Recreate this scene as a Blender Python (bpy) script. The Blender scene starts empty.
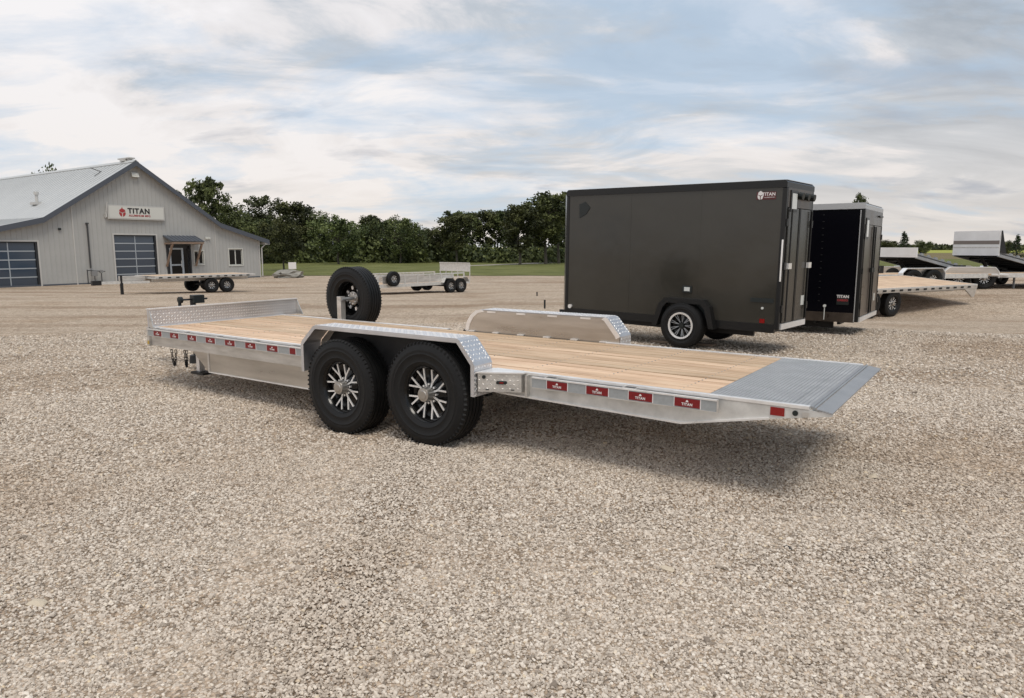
import bpy, bmesh, math, random
import numpy as np
from mathutils import Vector, Matrix, noise
R = math.radians
random.seed(7)
np.random.seed(7)
S = bpy.context.scene
COL = S.collection

# ------------------------------------------------------------------ camera
H = 1.52
F = 705.0
PITCH = math.atan(102 / F)
cam_d = bpy.data.cameras.new('camera')
cam = bpy.data.objects.new('camera', cam_d)
COL.objects.link(cam)
cam_d.sensor_width = 36
cam_d.lens = 36 * F / 1024
cam_d.clip_start = 0.05
cam_d.clip_end = 8000
cam.location = (0, 0, H)
cam.rotation_euler = (math.pi / 2 - PITCH, 0, 0)
S.camera = cam

# ------------------------------------------------------------------ node helpers
def N(nt, t, **k):
    n = nt.nodes.new(t)
    for a, b in k.items():
        if a == 'inp':
            for i, v in b.items():
                n.inputs[i].default_value = v
        else:
            setattr(n, a, b)
    return n

def ramp(nt, stops, interp='LINEAR'):
    r = nt.nodes.new('ShaderNodeValToRGB')
    r.color_ramp.interpolation = interp
    e = r.color_ramp.elements
    while len(e) > 1:
        e.remove(e[-1])
    for i, (p, c) in enumerate(stops):
        el = e[0] if i == 0 else e.new(p)
        el.position = p
        el.color = (*c, 1) if len(c) == 3 else c
    return r

def mixc(nt, a, b, fac, mode='MIX'):
    m = nt.nodes.new('ShaderNodeMix')
    m.data_type = 'RGBA'
    m.blend_type = mode
    L = nt.links.new
    for sock, v in ((m.inputs[0], fac), (m.inputs[6], a), (m.inputs[7], b)):
        if isinstance(v, bpy.types.NodeSocket):
            L(v, sock)
        elif isinstance(v, (int, float)):
            sock.default_value = v
        else:
            sock.default_value = (*v, 1)
    return m.outputs[2]

def mth(nt, op, a, b=None, c=None, clamp=False):
    m = nt.nodes.new('ShaderNodeMath')
    m.operation = op
    m.use_clamp = clamp
    for i, v in enumerate((a, b, c)):
        if v is None:
            continue
        if isinstance(v, bpy.types.NodeSocket):
            nt.links.new(v, m.inputs[i])
        else:
            m.inputs[i].default_value = v
    return m.outputs[0]

# ------------------------------------------------------------------ sky and sun
SUN_EL, SUN_AZ = R(62), R(158)          # azimuth measured from +Y towards +X
w = bpy.data.worlds.new('World')
S.world = w
w.use_nodes = True
nt = w.node_tree
nt.nodes.clear()
L = nt.links.new
sky = N(nt, 'ShaderNodeTexSky', sky_type='NISHITA', sun_disc=False, sun_elevation=SUN_EL, sun_rotation=SUN_AZ)
skyc = mixc(nt, (0, 0, 0), sky.outputs[0], 0.10)
tc = N(nt, 'ShaderNodeTexCoord')
sep = N(nt, 'ShaderNodeSeparateXYZ')
L(tc.outputs['Generated'], sep.inputs[0])
den = mth(nt, 'ADD', mth(nt, 'MAXIMUM', sep.outputs[2], 0.0), 0.22)
px_ = mth(nt, 'DIVIDE', sep.outputs[0], den)
py_ = mth(nt, 'DIVIDE', sep.outputs[1], den)
cmb = N(nt, 'ShaderNodeCombineXYZ')
L(px_, cmb.inputs[0]); L(py_, cmb.inputs[1])
def skynoise(loc, rot, sc, scale, detail, rough, dist=0.0):
    m = N(nt, 'ShaderNodeMapping')
    m.inputs[1].default_value = loc
    m.inputs[2].default_value = rot
    m.inputs[3].default_value = sc
    L(cmb.outputs[0], m.inputs[0])
    n = N(nt, 'ShaderNodeTexNoise', inp={'Scale': scale, 'Detail': detail, 'Roughness': rough, 'Distortion': dist})
    L(m.outputs[0], n.inputs[0])
    return n.outputs[0]
big = skynoise((2.2, 0.6, 0), (0, 0, R(30)), (0.9, 1.0, 1), 0.62, 4, 0.5, 0.5)
mid = skynoise((0.4, 5.0, 0), (0, 0, R(30)), (0.75, 1.15, 1), 1.5, 9, 0.58, 0.6)
fine = skynoise((7.0, 2.0, 0), (0, 0, R(30)), (0.7, 1.4, 1), 4.0, 9, 0.62, 0.5)
dens = mth(nt, 'ADD', mth(nt, 'MULTIPLY', big, 0.85), mth(nt, 'MULTIPLY', mid, 0.80))
dens = mth(nt, 'ADD', dens, mth(nt, 'MULTIPLY', fine, 0.40))
cover = ramp(nt, [(0.84, (0.32,) * 3), (0.94, (0.70,) * 3), (1.04, (1,) * 3)])
L(mth(nt, 'MULTIPLY', dens, 0.95), cover.inputs[0])
# thick parts of the layer read blue-grey, thin lit parts cream; the layer thickens towards the right (east)
thick = skynoise((1.7, 8.3, 0), (0, 0, R(28)), (0.7, 1.25, 1), 1.5, 9, 0.60, 0.7)
thick = mth(nt, 'ADD', thick, mth(nt, 'MULTIPLY', sep.outputs[0], 0.26))
tr = ramp(nt, [(0.38, (0.68, 0.675, 0.695)), (0.49, (0.585, 0.58, 0.60)), (0.565, (0.375, 0.42, 0.475)), (0.70, (0.25, 0.30, 0.36))])
L(thick, tr.inputs[0])
hz = mth(nt, 'POWER', mth(nt, 'SUBTRACT', 1.0, mth(nt, 'ABSOLUTE', sep.outputs[2])), 6.0)
cloud = mixc(nt, tr.outputs[0], (0.64, 0.575, 0.51), mth(nt, 'MULTIPLY', hz, 0.80, None, True))
# low small dark scud near the horizon
low = skynoise((11.0, 0.3, 0), (0, 0, 0), (0.5, 0.9, 1), 2.2, 6, 0.55, 0.2)
lowr = ramp(nt, [(0.585, (0,) * 3), (0.66, (0.9,) * 3)])
L(low, lowr.inputs[0])
lowm = mth(nt, 'MULTIPLY', lowr.outputs[0], mth(nt, 'SUBTRACT', 1.0, mth(nt, 'MULTIPLY', sep.outputs[2], 3.0), None, True), None, True)
lowm = mth(nt, 'MULTIPLY', lowm, 0.8)
blue = mixc(nt, skyc, (0.36, 0.46, 0.575), 0.85)
fin = mixc(nt, blue, cloud, cover.outputs[0])
fin = mixc(nt, fin, (0.27, 0.295, 0.345), lowm)
bg = N(nt, 'ShaderNodeBackground')
bg.inputs[1].default_value = 1.0
L(fin, bg.inputs[0])
out = N(nt, 'ShaderNodeOutputWorld')
L(bg.outputs[0], out.inputs[0])

sd = bpy.data.lights.new('sun', 'SUN')
sd.energy = 1.5
sd.angle = R(24)
sd.color = (1.0, 0.93, 0.83)
sun = bpy.data.objects.new('sun', sd)
COL.objects.link(sun)
sv = Vector((math.sin(SUN_AZ) * math.cos(SUN_EL), math.cos(SUN_AZ) * math.cos(SUN_EL), math.sin(SUN_EL)))
sun.rotation_euler = sv.to_track_quat('Z', 'Y').to_euler()
S.view_settings.view_transform = 'Standard'
S.view_settings.look = 'None'
S.view_settings.exposure = 0.45
S.view_settings.gamma = 1.0

# ------------------------------------------------------------------ materials
M = {}
def mat(name, col, rough=0.5, metal=0.0, spec=0.5, var=0.0, vscale=3.0, bump=0.0, bscale=40.0, stretch=None, coat=0.0, rnd=0.0):
    m = bpy.data.materials.new(name)
    m.use_nodes = True
    nt = m.node_tree
    b = nt.nodes['Principled BSDF']
    b.inputs['Base Color'].default_value = (*col, 1)
    b.inputs['Roughness'].default_value = rough
    b.inputs['Metallic'].default_value = metal
    b.inputs['Specular IOR Level'].default_value = spec
    b.inputs['Coat Weight'].default_value = coat
    L = nt.links.new
    tc = N(nt, 'ShaderNodeTexCoord')
    mp = N(nt, 'ShaderNodeMapping')
    if stretch:
        mp.inputs[3].default_value = stretch
    L(tc.outputs['Object'], mp.inputs[0])
    c = None
    if var:
        n = N(nt, 'ShaderNodeTexNoise', inp={'Scale': vscale, 'Detail': 6.0, 'Roughness': 0.62})
        L(mp.outputs[0], n.inputs[0])
        r = ramp(nt, [(0.3, tuple(max(0, x * (1 - var)) for x in col)), (0.7, tuple(min(1, x * (1 + var)) for x in col))])
        L(n.outputs[0], r.inputs[0])
        c = r.outputs[0]
        rr = mth(nt, 'MULTIPLY_ADD', n.outputs[0], 0.25, rough - 0.12, True)
        L(rr, b.inputs['Roughness'])
    if rnd:
        oi = N(nt, 'ShaderNodeObjectInfo')
        f = mth(nt, 'MULTIPLY_ADD', oi.outputs['Random'], rnd * 2, 1 - rnd)
        hs = N(nt, 'ShaderNodeHueSaturation')
        if c: L(c, hs.inputs['Color'])
        else: hs.inputs['Color'].default_value = (*col, 1)
        L(f, hs.inputs['Value'])
        c = hs.outputs[0]
    if c: L(c, b.inputs['Base Color'])
    if bump:
        n2 = N(nt, 'ShaderNodeTexNoise', inp={'Scale': bscale, 'Detail': 4.0})
        L(mp.outputs[0], n2.inputs[0])
        bp = N(nt, 'ShaderNodeBump', inp={'Strength': bump, 'Distance': 0.01})
        L(n2.outputs[0], bp.inputs['Height'])
        L(bp.outputs[0], b.inputs['Normal'])
    M[name] = m
    return m

mat('aluminium', (0.62, 0.60, 0.57), 0.40, 0.75, var=0.22, vscale=7, bump=0.05, bscale=30, stretch=(0.4, 2, 2))
mat('aluminium_satin', (0.54, 0.51, 0.47), 0.30, 0.85, var=0.22, vscale=3, bump=0.08, bscale=12, stretch=(0.3, 2, 2))
mat('aluminium_bright', (0.86, 0.85, 0.84), 0.32, 0.55, var=0.08, vscale=12)
mat('aluminium_painted', (0.62, 0.61, 0.585), 0.45, 0.35, var=0.16, vscale=9, bump=0.08, bscale=14)
mat('steel_dark', (0.018, 0.018, 0.019), 0.5, 0.3, var=0.3, vscale=8)
mat('galvanised', (0.32, 0.335, 0.35), 0.5, 0.5, var=0.12, vscale=5)
mat('stud_metal', (0.42, 0.43, 0.44), 0.42, 0.6, var=0.15, vscale=6)
mat('rubber', (0.0075, 0.0075, 0.0078), 0.55, 0.0, 0.3, var=0.3, vscale=14, bump=0.15, bscale=60)
mat('rim_black', (0.005, 0.005, 0.005), 0.18, 0.0, 0.4)
mat('rim_silver', (0.92, 0.92, 0.92), 0.22, 0.5)
mat('hub_metal', (0.46, 0.44, 0.41), 0.33, 0.9)
mat('red_reflector', (0.19, 0.004, 0.007), 0.35, var=0.15, vscale=60)
mat('grey_tape', (0.36, 0.38, 0.39), 0.4, 0.3, var=0.08, vscale=50)
mat('white_print', (0.75, 0.73, 0.72), 0.5)
mat('amber', (0.55, 0.36, 0.06), 0.4)
mat('black_plastic', (0.008, 0.012, 0.012), 0.45)
mat('red_print', (0.35, 0.03, 0.035), 0.5)
mat('maroon', (0.09, 0.008, 0.010), 0.4)
mat('black_print', (0.015, 0.012, 0.014), 0.5)
mat('trailer_skin', (0.042, 0.039, 0.032), 0.15, 0.0, 0.5, var=0.16, vscale=0.8, bump=0.9, bscale=0.9)
mat('trailer_skin_black', (0.003, 0.003, 0.005), 0.2, 0.0, 0.12, bump=0.03, bscale=1.5)
mat('trailer_trim', (0.010, 0.010, 0.010), 0.35, 0.2)
mat('trailer_door_skin', (0.036, 0.035, 0.031), 0.25, 0.2, var=0.15, vscale=1.5, bump=0.05, bscale=1.5)
mat('trailer_door_brown', (0.060, 0.047, 0.038), 0.3, 0.2, var=0.6, vscale=2.2, bump=0.12, bscale=3)
mat('roof_trim', (0.5, 0.5, 0.5), 0.4, 0.5)
mat('window_pale', (0.62, 0.64, 0.62), 0.15)
mat('siding', (0.40, 0.398, 0.385), 0.6, 0.0, var=0.04, vscale=1.2)
mat('siding_trim', (0.50, 0.49, 0.47), 0.55)
mat('fascia', (0.075, 0.085, 0.105), 0.5)
mat('roof_metal', (0.47, 0.48, 0.475), 0.45, 0.2, var=0.06, vscale=0.6)
mat('roof_rib', (0.45, 0.46, 0.46), 0.45, 0.2)
mat('door_glass', (0.035, 0.055, 0.085), 0.08, 0.0, 0.8, rnd=0.12)
mat('door_bar', (0.42, 0.46, 0.50), 0.4, 0.4)
mat('dark_frame', (0.02, 0.022, 0.026), 0.4)
mat('dark_glass', (0.008, 0.009, 0.010), 0.08, 0.0, 0.25)
mat('timber', (0.27, 0.19, 0.14), 0.7, var=0.25, vscale=5, stretch=(1, 1, 4))
mat('concrete', (0.30, 0.29, 0.27), 0.9, var=0.15, vscale=3)
mat('sign_white', (0.60, 0.60, 0.56), 0.5)
mat('pipe_dark', (0.05, 0.05, 0.052), 0.5)
mat('meter_grey', (0.22, 0.22, 0.22), 0.5)
mat('block_wood', (0.20, 0.15, 0.11), 0.8, var=0.2, vscale=8)
mat('stripe_brown', (0.21, 0.18, 0.16), 0.45, 0.4)
mat('panel_silver', (0.82, 0.82, 0.82), 0.32, 0.5, var=0.08, vscale=1.5, bump=0.1, bscale=3)
mat('rock', (0.26, 0.25, 0.225), 0.9, var=0.3, vscale=3, bump=0.6, bscale=8)
mat('pale_stone', (0.55, 0.47, 0.36), 0.85, var=0.1, vscale=20, bump=0.3, bscale=40)
mat('bark', (0.085, 0.075, 0.06), 0.9, var=0.3, vscale=4)
mat('red_lens', (0.24, 0.006, 0.006), 0.15, 0, 0.6)

def tread_plate_mat(name, col, scale, strength=0.9, rough=0.34, metal=0.8):
    m = bpy.data.materials.new(name); m.use_nodes = True
    nt = m.node_tree; b = nt.nodes['Principled BSDF']; L = nt.links.new
    tc = N(nt, 'ShaderNodeTexCoord')
    sp = N(nt, 'ShaderNodeSeparateXYZ'); L(tc.outputs['Object'], sp.inputs[0])
    # tread lozenges: u runs along the plate, v across (folded so that sloped plates keep the pattern)
    a = mth(nt, 'SINE', mth(nt, 'MULTIPLY', mth(nt, 'ADD', sp.outputs[0], sp.outputs[1]), scale))
    c = mth(nt, 'SINE', mth(nt, 'MULTIPLY', mth(nt, 'ADD', mth(nt, 'SUBTRACT', sp.outputs[1], sp.outputs[0]), mth(nt, 'MULTIPLY', sp.outputs[2], 1.4)), scale))
    h = mth(nt, 'MULTIPLY', a, c)
    h = mth(nt, 'SMOOTH_MAX', h, mth(nt, 'MULTIPLY', h, -0.6), 0.1)
    bp = N(nt, 'ShaderNodeBump', inp={'Strength': strength, 'Distance': 0.006})
    L(h, bp.inputs['Height']); L(bp.outputs[0], b.inputs['Normal'])
    n = N(nt, 'ShaderNodeTexNoise', inp={'Scale': 4.0, 'Detail': 5.0}); L(tc.outputs['Object'], n.inputs[0])
    r = ramp(nt, [(0.3, tuple(x * 0.88 for x in col)), (0.7, tuple(min(1, x * 1.08) for x in col))]); L(n.outputs[0], r.inputs[0])
    L(r.outputs[0], b.inputs['Base Color'])
    b.inputs['Metallic'].default_value = metal
    b.inputs['Roughness'].default_value = rough
    M[name] = m
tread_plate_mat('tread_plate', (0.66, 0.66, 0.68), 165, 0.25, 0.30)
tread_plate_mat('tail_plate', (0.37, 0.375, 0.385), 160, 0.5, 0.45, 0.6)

def wood_mat():
    m = bpy.data.materials.new('deck_wood'); m.use_nodes = True
    nt = m.node_tree; b = nt.nodes['Principled BSDF']; L = nt.links.new
    tc = N(nt, 'ShaderNodeTexCoord'); oi = N(nt, 'ShaderNodeObjectInfo')
    off = N(nt, 'ShaderNodeCombineXYZ'); L(mth(nt, 'MULTIPLY', oi.outputs['Random'], 37.0), off.inputs[0]); L(mth(nt, 'MULTIPLY', oi.outputs['Random'], 91.0), off.inputs[1])
    add = N(nt, 'ShaderNodeVectorMath', operation='ADD'); L(tc.outputs['Object'], add.inputs[0]); L(off.outputs[0], add.inputs[1])
    mp = N(nt, 'ShaderNodeMapping'); mp.inputs[3].default_value = (0.35, 9, 4); L(add.outputs[0], mp.inputs[0])
    n = N(nt, 'ShaderNodeTexNoise', inp={'Scale': 3.0, 'Detail': 7.0, 'Roughness': 0.6, 'Distortion': 1.2}); L(mp.outputs[0], n.inputs[0])
    r = ramp(nt, [(0.32, (0.36, 0.23, 0.13)), (0.43, (0.58, 0.41, 0.26)), (0.58, (0.70, 0.525, 0.355)), (0.8, (0.78, 0.62, 0.45))]); L(n.outputs[0], r.inputs[0])
    mp2 = N(nt, 'ShaderNodeMapping'); mp2.inputs[3].default_value = (1.1, 5.0, 1); L(add.outputs[0], mp2.inputs[0])
    v = N(nt, 'ShaderNodeTexVoronoi', inp={'Scale': 1.3}); L(mp2.outputs[0], v.inputs[0])
    kr = ramp(nt, [(0.0, (0.35, 0.22, 0.13)), (0.035, (0.6, 0.42, 0.26)), (0.06, (1, 1, 1))]); L(v.outputs['Distance'], kr.inputs[0])
    c = mixc(nt, r.outputs[0], kr.outputs[0], 0.8, 'MULTIPLY')
    n3 = N(nt, 'ShaderNodeTexNoise', inp={'Scale': 1.1, 'Detail': 3.0}); L(add.outputs[0], n3.inputs[0])
    r3 = ramp(nt, [(0.35, (0.76, 0.71, 0.66)), (0.60, (1, 1, 1))]); L(n3.outputs[0], r3.inputs[0])
    c = mixc(nt, c, r3.outputs[0], 0.7, 'MULTIPLY')
    hs = N(nt, 'ShaderNodeHueSaturation'); L(c, hs.inputs['Color']); L(mth(nt, 'MULTIPLY_ADD', oi.outputs['Random'], 0.34, 0.80), hs.inputs['Value'])
    L(mth(nt, 'MULTIPLY_ADD', oi.outputs['Random'], -0.008, 0.500), hs.inputs['Hue'])
    L(hs.outputs[0], b.inputs['Base Color'])
    b.inputs['Roughness'].default_value = 0.62
    bp = N(nt, 'ShaderNodeBump', inp={'Strength': 0.25, 'Distance': 0.004}); L(n.outputs[0], bp.inputs['Height']); L(bp.outputs[0], b.inputs['Normal'])
    M['deck_wood'] = m
wood_mat()

def gravel_mat():
    m = bpy.data.materials.new('gravel'); m.use_nodes = True
    nt = m.node_tree; b = nt.nodes['Principled BSDF']; L = nt.links.new
    g = N(nt, 'ShaderNodeNewGeometry')
    pos = g.outputs['Position']
    def vor(scale):
        v = N(nt, 'ShaderNodeTexVoronoi', inp={'Scale': scale, 'Randomness': 1.0}); L(pos, v.inputs[0]); return v
    v1 = vor(55.0); v2 = vor(24.0); v3 = vor(9.0)
    cr = ramp(nt, [(0.0, (0.291, 0.233, 0.178)), (0.3, (0.414, 0.341, 0.268)), (0.6, (0.504, 0.420, 0.335)), (0.85, (0.594, 0.499, 0.405)), (1.0, (0.694, 0.598, 0.500))])
    sp = N(nt, 'ShaderNodeSeparateColor'); L(v1.outputs['Color'], sp.inputs[0]); L(sp.outputs[0], cr.inputs[0])
    sp2 = N(nt, 'ShaderNodeSeparateColor'); L(v2.outputs['Color'], sp2.inputs[0])
    r2 = ramp(nt, [(0.0, (0.78, 0.76, 0.73)), (1.0, (1.16, 1.15, 1.14))]); L(sp2.outputs[1], r2.inputs[0])
    c = mixc(nt, cr.outputs[0], r2.outputs[0], 1.0, 'MULTIPLY')
    sp3 = N(nt, 'ShaderNodeSeparateColor'); L(v3.outputs['Color'], sp3.inputs[0])
    r3 = ramp(nt, [(0.0, (0.84, 0.82, 0.80)), (1.0, (1.12, 1.12, 1.12))]); L(sp3.outputs[2], r3.inputs[0])
    c = mixc(nt, c, r3.outputs[0], 1.0, 'MULTIPLY')
    # damp, worn and driven-over patches
    n = N(nt, 'ShaderNodeTexNoise', inp={'Scale': 0.33, 'Detail': 6.0, 'Roughness': 0.6}); L(pos, n.inputs[0])
    rn = ramp(nt, [(0.30, (0.80, 0.74, 0.68)), (0.46, (0.975, 0.965, 0.955)), (0.56, (1, 1, 1)), (0.72, (1.10, 1.10, 1.09))]); L(n.outputs[0], rn.inputs[0])
    c = mixc(nt, c, rn.outputs[0], 1.0, 'MULTIPLY')
    mp = N(nt, 'ShaderNodeMapping'); mp.inputs[2].default_value = (0, 0, R(12)); mp.inputs[3].default_value = (0.05, 0.55, 1); L(pos, mp.inputs[0])
    n2 = N(nt, 'ShaderNodeTexNoise', inp={'Scale': 1.0, 'Detail': 5.0, 'Roughness': 0.65}); L(mp.outputs[0], n2.inputs[0])
    rn2 = ramp(nt, [(0.36, (0.72, 0.66, 0.60)), (0.5, (1, 1, 1)), (0.7, (1.10, 1.09, 1.07))]); L(n2.outputs[0], rn2.inputs[0])
    c = mixc(nt, c, rn2.outputs[0], 1.0, 'MULTIPLY')
    L(c, b.inputs['Base Color'])
    b.inputs['Roughness'].default_value = 0.9
    b.inputs['Specular IOR Level'].default_value = 0.2
    h = mth(nt, 'ADD', mth(nt, 'MULTIPLY', v1.outputs['Distance'], -0.5), mth(nt, 'MULTIPLY', v2.outputs['Distance'], -0.9))
    h = mth(nt, 'ADD', h, mth(nt, 'MULTIPLY', v3.outputs['Distance'], -1.0))
    bp = N(nt, 'ShaderNodeBump', inp={'Strength': 0.9, 'Distance': 0.035}); L(h, bp.inputs['Height']); L(bp.outputs[0], b.inputs['Normal'])
    M['gravel'] = m
gravel_mat()

def stone_mat():
    m = bpy.data.materials.new('stone_chips'); m.use_nodes = True
    nt = m.node_tree; b = nt.nodes['Principled BSDF']; L = nt.links.new
    oi = N(nt, 'ShaderNodeObjectInfo')
    cr = ramp(nt, [(0.0, (0.22, 0.182, 0.148)), (0.08, (0.37, 0.315, 0.26)), (0.30, (0.50, 0.435, 0.365)), (0.60, (0.595, 0.522, 0.443)), (0.90, (0.69, 0.615, 0.53)), (0.975, (0.76, 0.70, 0.62)), (1.0, (0.66, 0.54, 0.38))])
    L(oi.outputs['Random'], cr.inputs[0])
    g = N(nt, 'ShaderNodeNewGeometry')
    n = N(nt, 'ShaderNodeTexNoise', inp={'Scale': 0.33, 'Detail': 6.0, 'Roughness': 0.6}); L(g.outputs['Position'], n.inputs[0])
    rn = ramp(nt, [(0.30, (0.80, 0.74, 0.68)), (0.46, (0.975, 0.965, 0.955)), (0.56, (1, 1, 1)), (0.72, (1.10, 1.10, 1.09))]); L(n.outputs[0], rn.inputs[0])
    c = mixc(nt, cr.outputs[0], rn.outputs[0], 1.0, 'MULTIPLY')
    n2 = N(nt, 'ShaderNodeTexNoise', inp={'Scale': 90.0, 'Detail': 3.0}); L(g.outputs['Position'], n2.inputs[0])
    r2 = ramp(nt, [(0.3, (0.82, 0.82, 0.82)), (0.7, (1.1, 1.1, 1.1))]); L(n2.outputs[0], r2.inputs[0])
    c = mixc(nt, c, r2.outputs[0], 1.0, 'MULTIPLY')
    L(c, b.inputs['Base Color'])
    b.inputs['Roughness'].default_value = 0.88
    b.inputs['Specular IOR Level'].default_value = 0.25
    M['stone_chips'] = m
stone_mat()

def ground_cover_mat(name, stops, scale, roughness=0.9, bump=0.8):
    m = bpy.data.materials.new(name); m.use_nodes = True
    nt = m.node_tree; b = nt.nodes['Principled BSDF']; L = nt.links.new
    g = N(nt, 'ShaderNodeNewGeometry')
    n = N(nt, 'ShaderNodeTexNoise', inp={'Scale': scale, 'Detail': 8.0, 'Roughness': 0.7}); L(g.outputs['Position'], n.inputs[0])
    r = ramp(nt, stops); L(n.outputs[0], r.inputs[0]); L(r.outputs[0], b.inputs['Base Color'])
    b.inputs['Roughness'].default_value = roughness
    b.inputs['Specular IOR Level'].default_value = 0.15
    n2 = N(nt, 'ShaderNodeTexNoise', inp={'Scale': 9.0, 'Detail': 5.0}); L(g.outputs['Position'], n2.inputs[0])
    bp = N(nt, 'ShaderNodeBump', inp={'Strength': bump, 'Distance': 0.15}); L(n2.outputs[0], bp.inputs['Height']); L(bp.outputs[0], b.inputs['Normal'])
    M[name] = m
ground_cover_mat('grass', [(0.3, (0.085, 0.095, 0.028)), (0.5, (0.13, 0.14, 0.045)), (0.7, (0.19, 0.19, 0.075))], 0.25)
ground_cover_mat('crop', [(0.3, (0.27, 0.29, 0.06)), (0.7, (0.36, 0.37, 0.09))], 0.02)
ground_cover_mat('dry_grass', [(0.3, (0.13, 0.105, 0.055)), (0.7, (0.22, 0.18, 0.095))], 0.05)
ground_cover_mat('road', [(0.3, (0.33, 0.30, 0.26)), (0.7, (0.42, 0.39, 0.34))], 0.5)

def leaf_mat(name, dark, light):
    m = bpy.data.materials.new(name); m.use_nodes = True
    nt = m.node_tree; b = nt.nodes['Principled BSDF']; L = nt.links.new
    at = N(nt, 'ShaderNodeAttribute', attribute_name='tint')
    oi = N(nt, 'ShaderNodeObjectInfo')
    r = ramp(nt, [(0.0, dark), (1.0, light)]); L(at.outputs['Fac'], r.inputs[0])
    hs = N(nt, 'ShaderNodeHueSaturation'); L(r.outputs[0], hs.inputs['Color'])
    L(mth(nt, 'MULTIPLY_ADD', oi.outputs['Random'], 0.75, 0.62), hs.inputs['Value'])
    L(mth(nt, 'MULTIPLY_ADD', oi.outputs['Random'], 0.03, 0.485), hs.inputs['Hue'])
    L(hs.outputs[0], b.inputs['Base Color'])
    b.inputs['Roughness'].default_value = 0.65
    b.inputs['Specular IOR Level'].default_value = 0.25
    b.inputs['Transmission Weight'].default_value = 0.0
    M[name] = m
leaf_mat('leaves', (0.024, 0.034, 0.013), (0.145, 0.165, 0.058))
leaf_mat('leaves_pale', (0.035, 0.045, 0.018), (0.12, 0.135, 0.055))
leaf_mat('needles', (0.014, 0.022, 0.010), (0.045, 0.06, 0.025))

# ------------------------------------------------------------------ mesh helpers
class MB:
    def __init__(s): s.v = []; s.f = []
    def add(s, vs, fs):
        o = len(s.v); s.v += [tuple(p) for p in vs]; s.f += [tuple(i + o for i in f) for f in fs]; return s
    def box(s, x0, x1, y0, y1, z0, z1):
        return s.add([(x0, y0, z0), (x1, y0, z0), (x1, y1, z0), (x0, y1, z0), (x0, y0, z1), (x1, y0, z1), (x1, y1, z1), (x0, y1, z1)],
                     [(0, 3, 2, 1), (4, 5, 6, 7), (0, 1, 5, 4), (1, 2, 6, 5), (2, 3, 7, 6), (3, 0, 4, 7)])
    def prism(s, pts, a0, a1, axis='y'):
        """closed outline pts extruded along axis: 'y' pts=(x,z); 'z' pts=(x,y); 'x' pts=(y,z)"""
        f = {'y': lambda p, a: (p[0], a, p[1]), 'z': lambda p, a: (p[0], p[1], a), 'x': lambda p, a: (a, p[0], p[1])}[axis]
        n = len(pts)
        vs = [f(p, a0) for p in pts] + [f(p, a1) for p in pts]
        return s.add(vs, [tuple(range(n)), tuple(range(2 * n - 1, n - 1, -1))] + [(i, n + i, n + (i + 1) % n, (i + 1) % n) for i in range(n)])
    def tube(s, p, q, r, n=10, r2=None, cap=True):
        p = Vector(p); q = Vector(q); d = (q - p).normalized()
        a = d.cross(Vector((0, 0, 1)))
        if a.length < 1e-3: a = Vector((1, 0, 0))
        a.normalize(); b = d.cross(a)
        r2 = r if r2 is None else r2
        vs = []
        for c, rr in ((p, r), (q, r2)):
            for i in range(n):
                t = 2 * math.pi * i / n
                vs.append(c + a * math.cos(t) * rr + b * math.sin(t) * rr)
        fs = [(i, (i + 1) % n, n + (i + 1) % n, n + i) for i in range(n)]
        if cap: fs += [tuple(range(n - 1, -1, -1)), tuple(range(n, 2 * n))]
        return s.add(vs, fs)
    def bar(s, p, q, wd, h):
        """rectangular bar from p to q"""
        p = Vector(p); q = Vector(q); d = (q - p).normalized()
        a = d.cross(Vector((0, 0, 1)))
        if a.length < 1e-3: a = Vector((1, 0, 0))
        a.normalize(); b = a.cross(d)
        vs = []
        for c in (p, q):
            for i, j in ((-1, -1), (1, -1), (1, 1), (-1, 1)):
                vs.append(c + a * i * wd / 2 + b * j * h / 2)
        return s.add(vs, [(0, 1, 2, 3), (7, 6, 5, 4), (0, 4, 5, 1), (1, 5, 6, 2), (2, 6, 7, 3), (3, 7, 4, 0)])
    def lathe(s, prof, n=48, axis='y', closed=False):
        """prof: list of (r, a) along axis"""
        m = len(prof); vs = []
        for i in range(n):
            t = 2 * math.pi * i / n
            for r, a in prof:
                c, sn = math.cos(t) * r, math.sin(t) * r
                vs.append({'y': (c, a, sn), 'z': (c, sn, a), 'x': (a, c, sn)}[axis])
        fs = []
        for i in range(n):
            j = (i + 1) % n
            for k in range(m if closed else m - 1):
                l = (k + 1) % m
                fs.append((i * m + k, i * m + l, j * m + l, j * m + k))
        return s.add(vs, fs)
    def strip(s, prof, y0, y1, th):
        """sheet folded along an x-z polyline, extruded in y, with thickness th inward (downwards)"""
        n = len(prof); inner = []
        for i, p in enumerate(prof):
            a = Vector(prof[max(i - 1, 0)]); b = Vector(prof[min(i + 1, n - 1)]); d = (b - a).normalized()
            nr = Vector((d[1], -d[0])); inner.append((p[0] + nr[0] * th, p[1] + nr[1] * th))
        return s.prism(list(prof) + inner[::-1], y0, y1, 'y')
    def mesh(s, name, m=None, smooth=False):
        me = bpy.data.meshes.new(name); me.from_pydata(s.v, [], s.f)
        bm = bmesh.new(); bm.from_mesh(me); bmesh.ops.recalc_face_normals(bm, faces=bm.faces); bm.to_mesh(me); bm.free()
        if m: me.materials.append(M[m])
        if smooth:
            for p in me.polygons: p.use_smooth = True
            me.set_sharp_from_angle(angle=R(38))
        return me
    def build(s, name, m, parent=None, smooth=False, bevel=0, kind=None, label=None):
        o = bpy.data.objects.new(name, s.mesh(name, m, smooth)); COL.objects.link(o)
        if parent: o.parent = parent
        if bevel:
            b = o.modifiers.new('b', 'BEVEL'); b.width = bevel; b.segments = 2; b.limit_method = 'ANGLE'
        if kind: o['kind'] = kind
        if label: o['label'] = label
        return o

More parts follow.
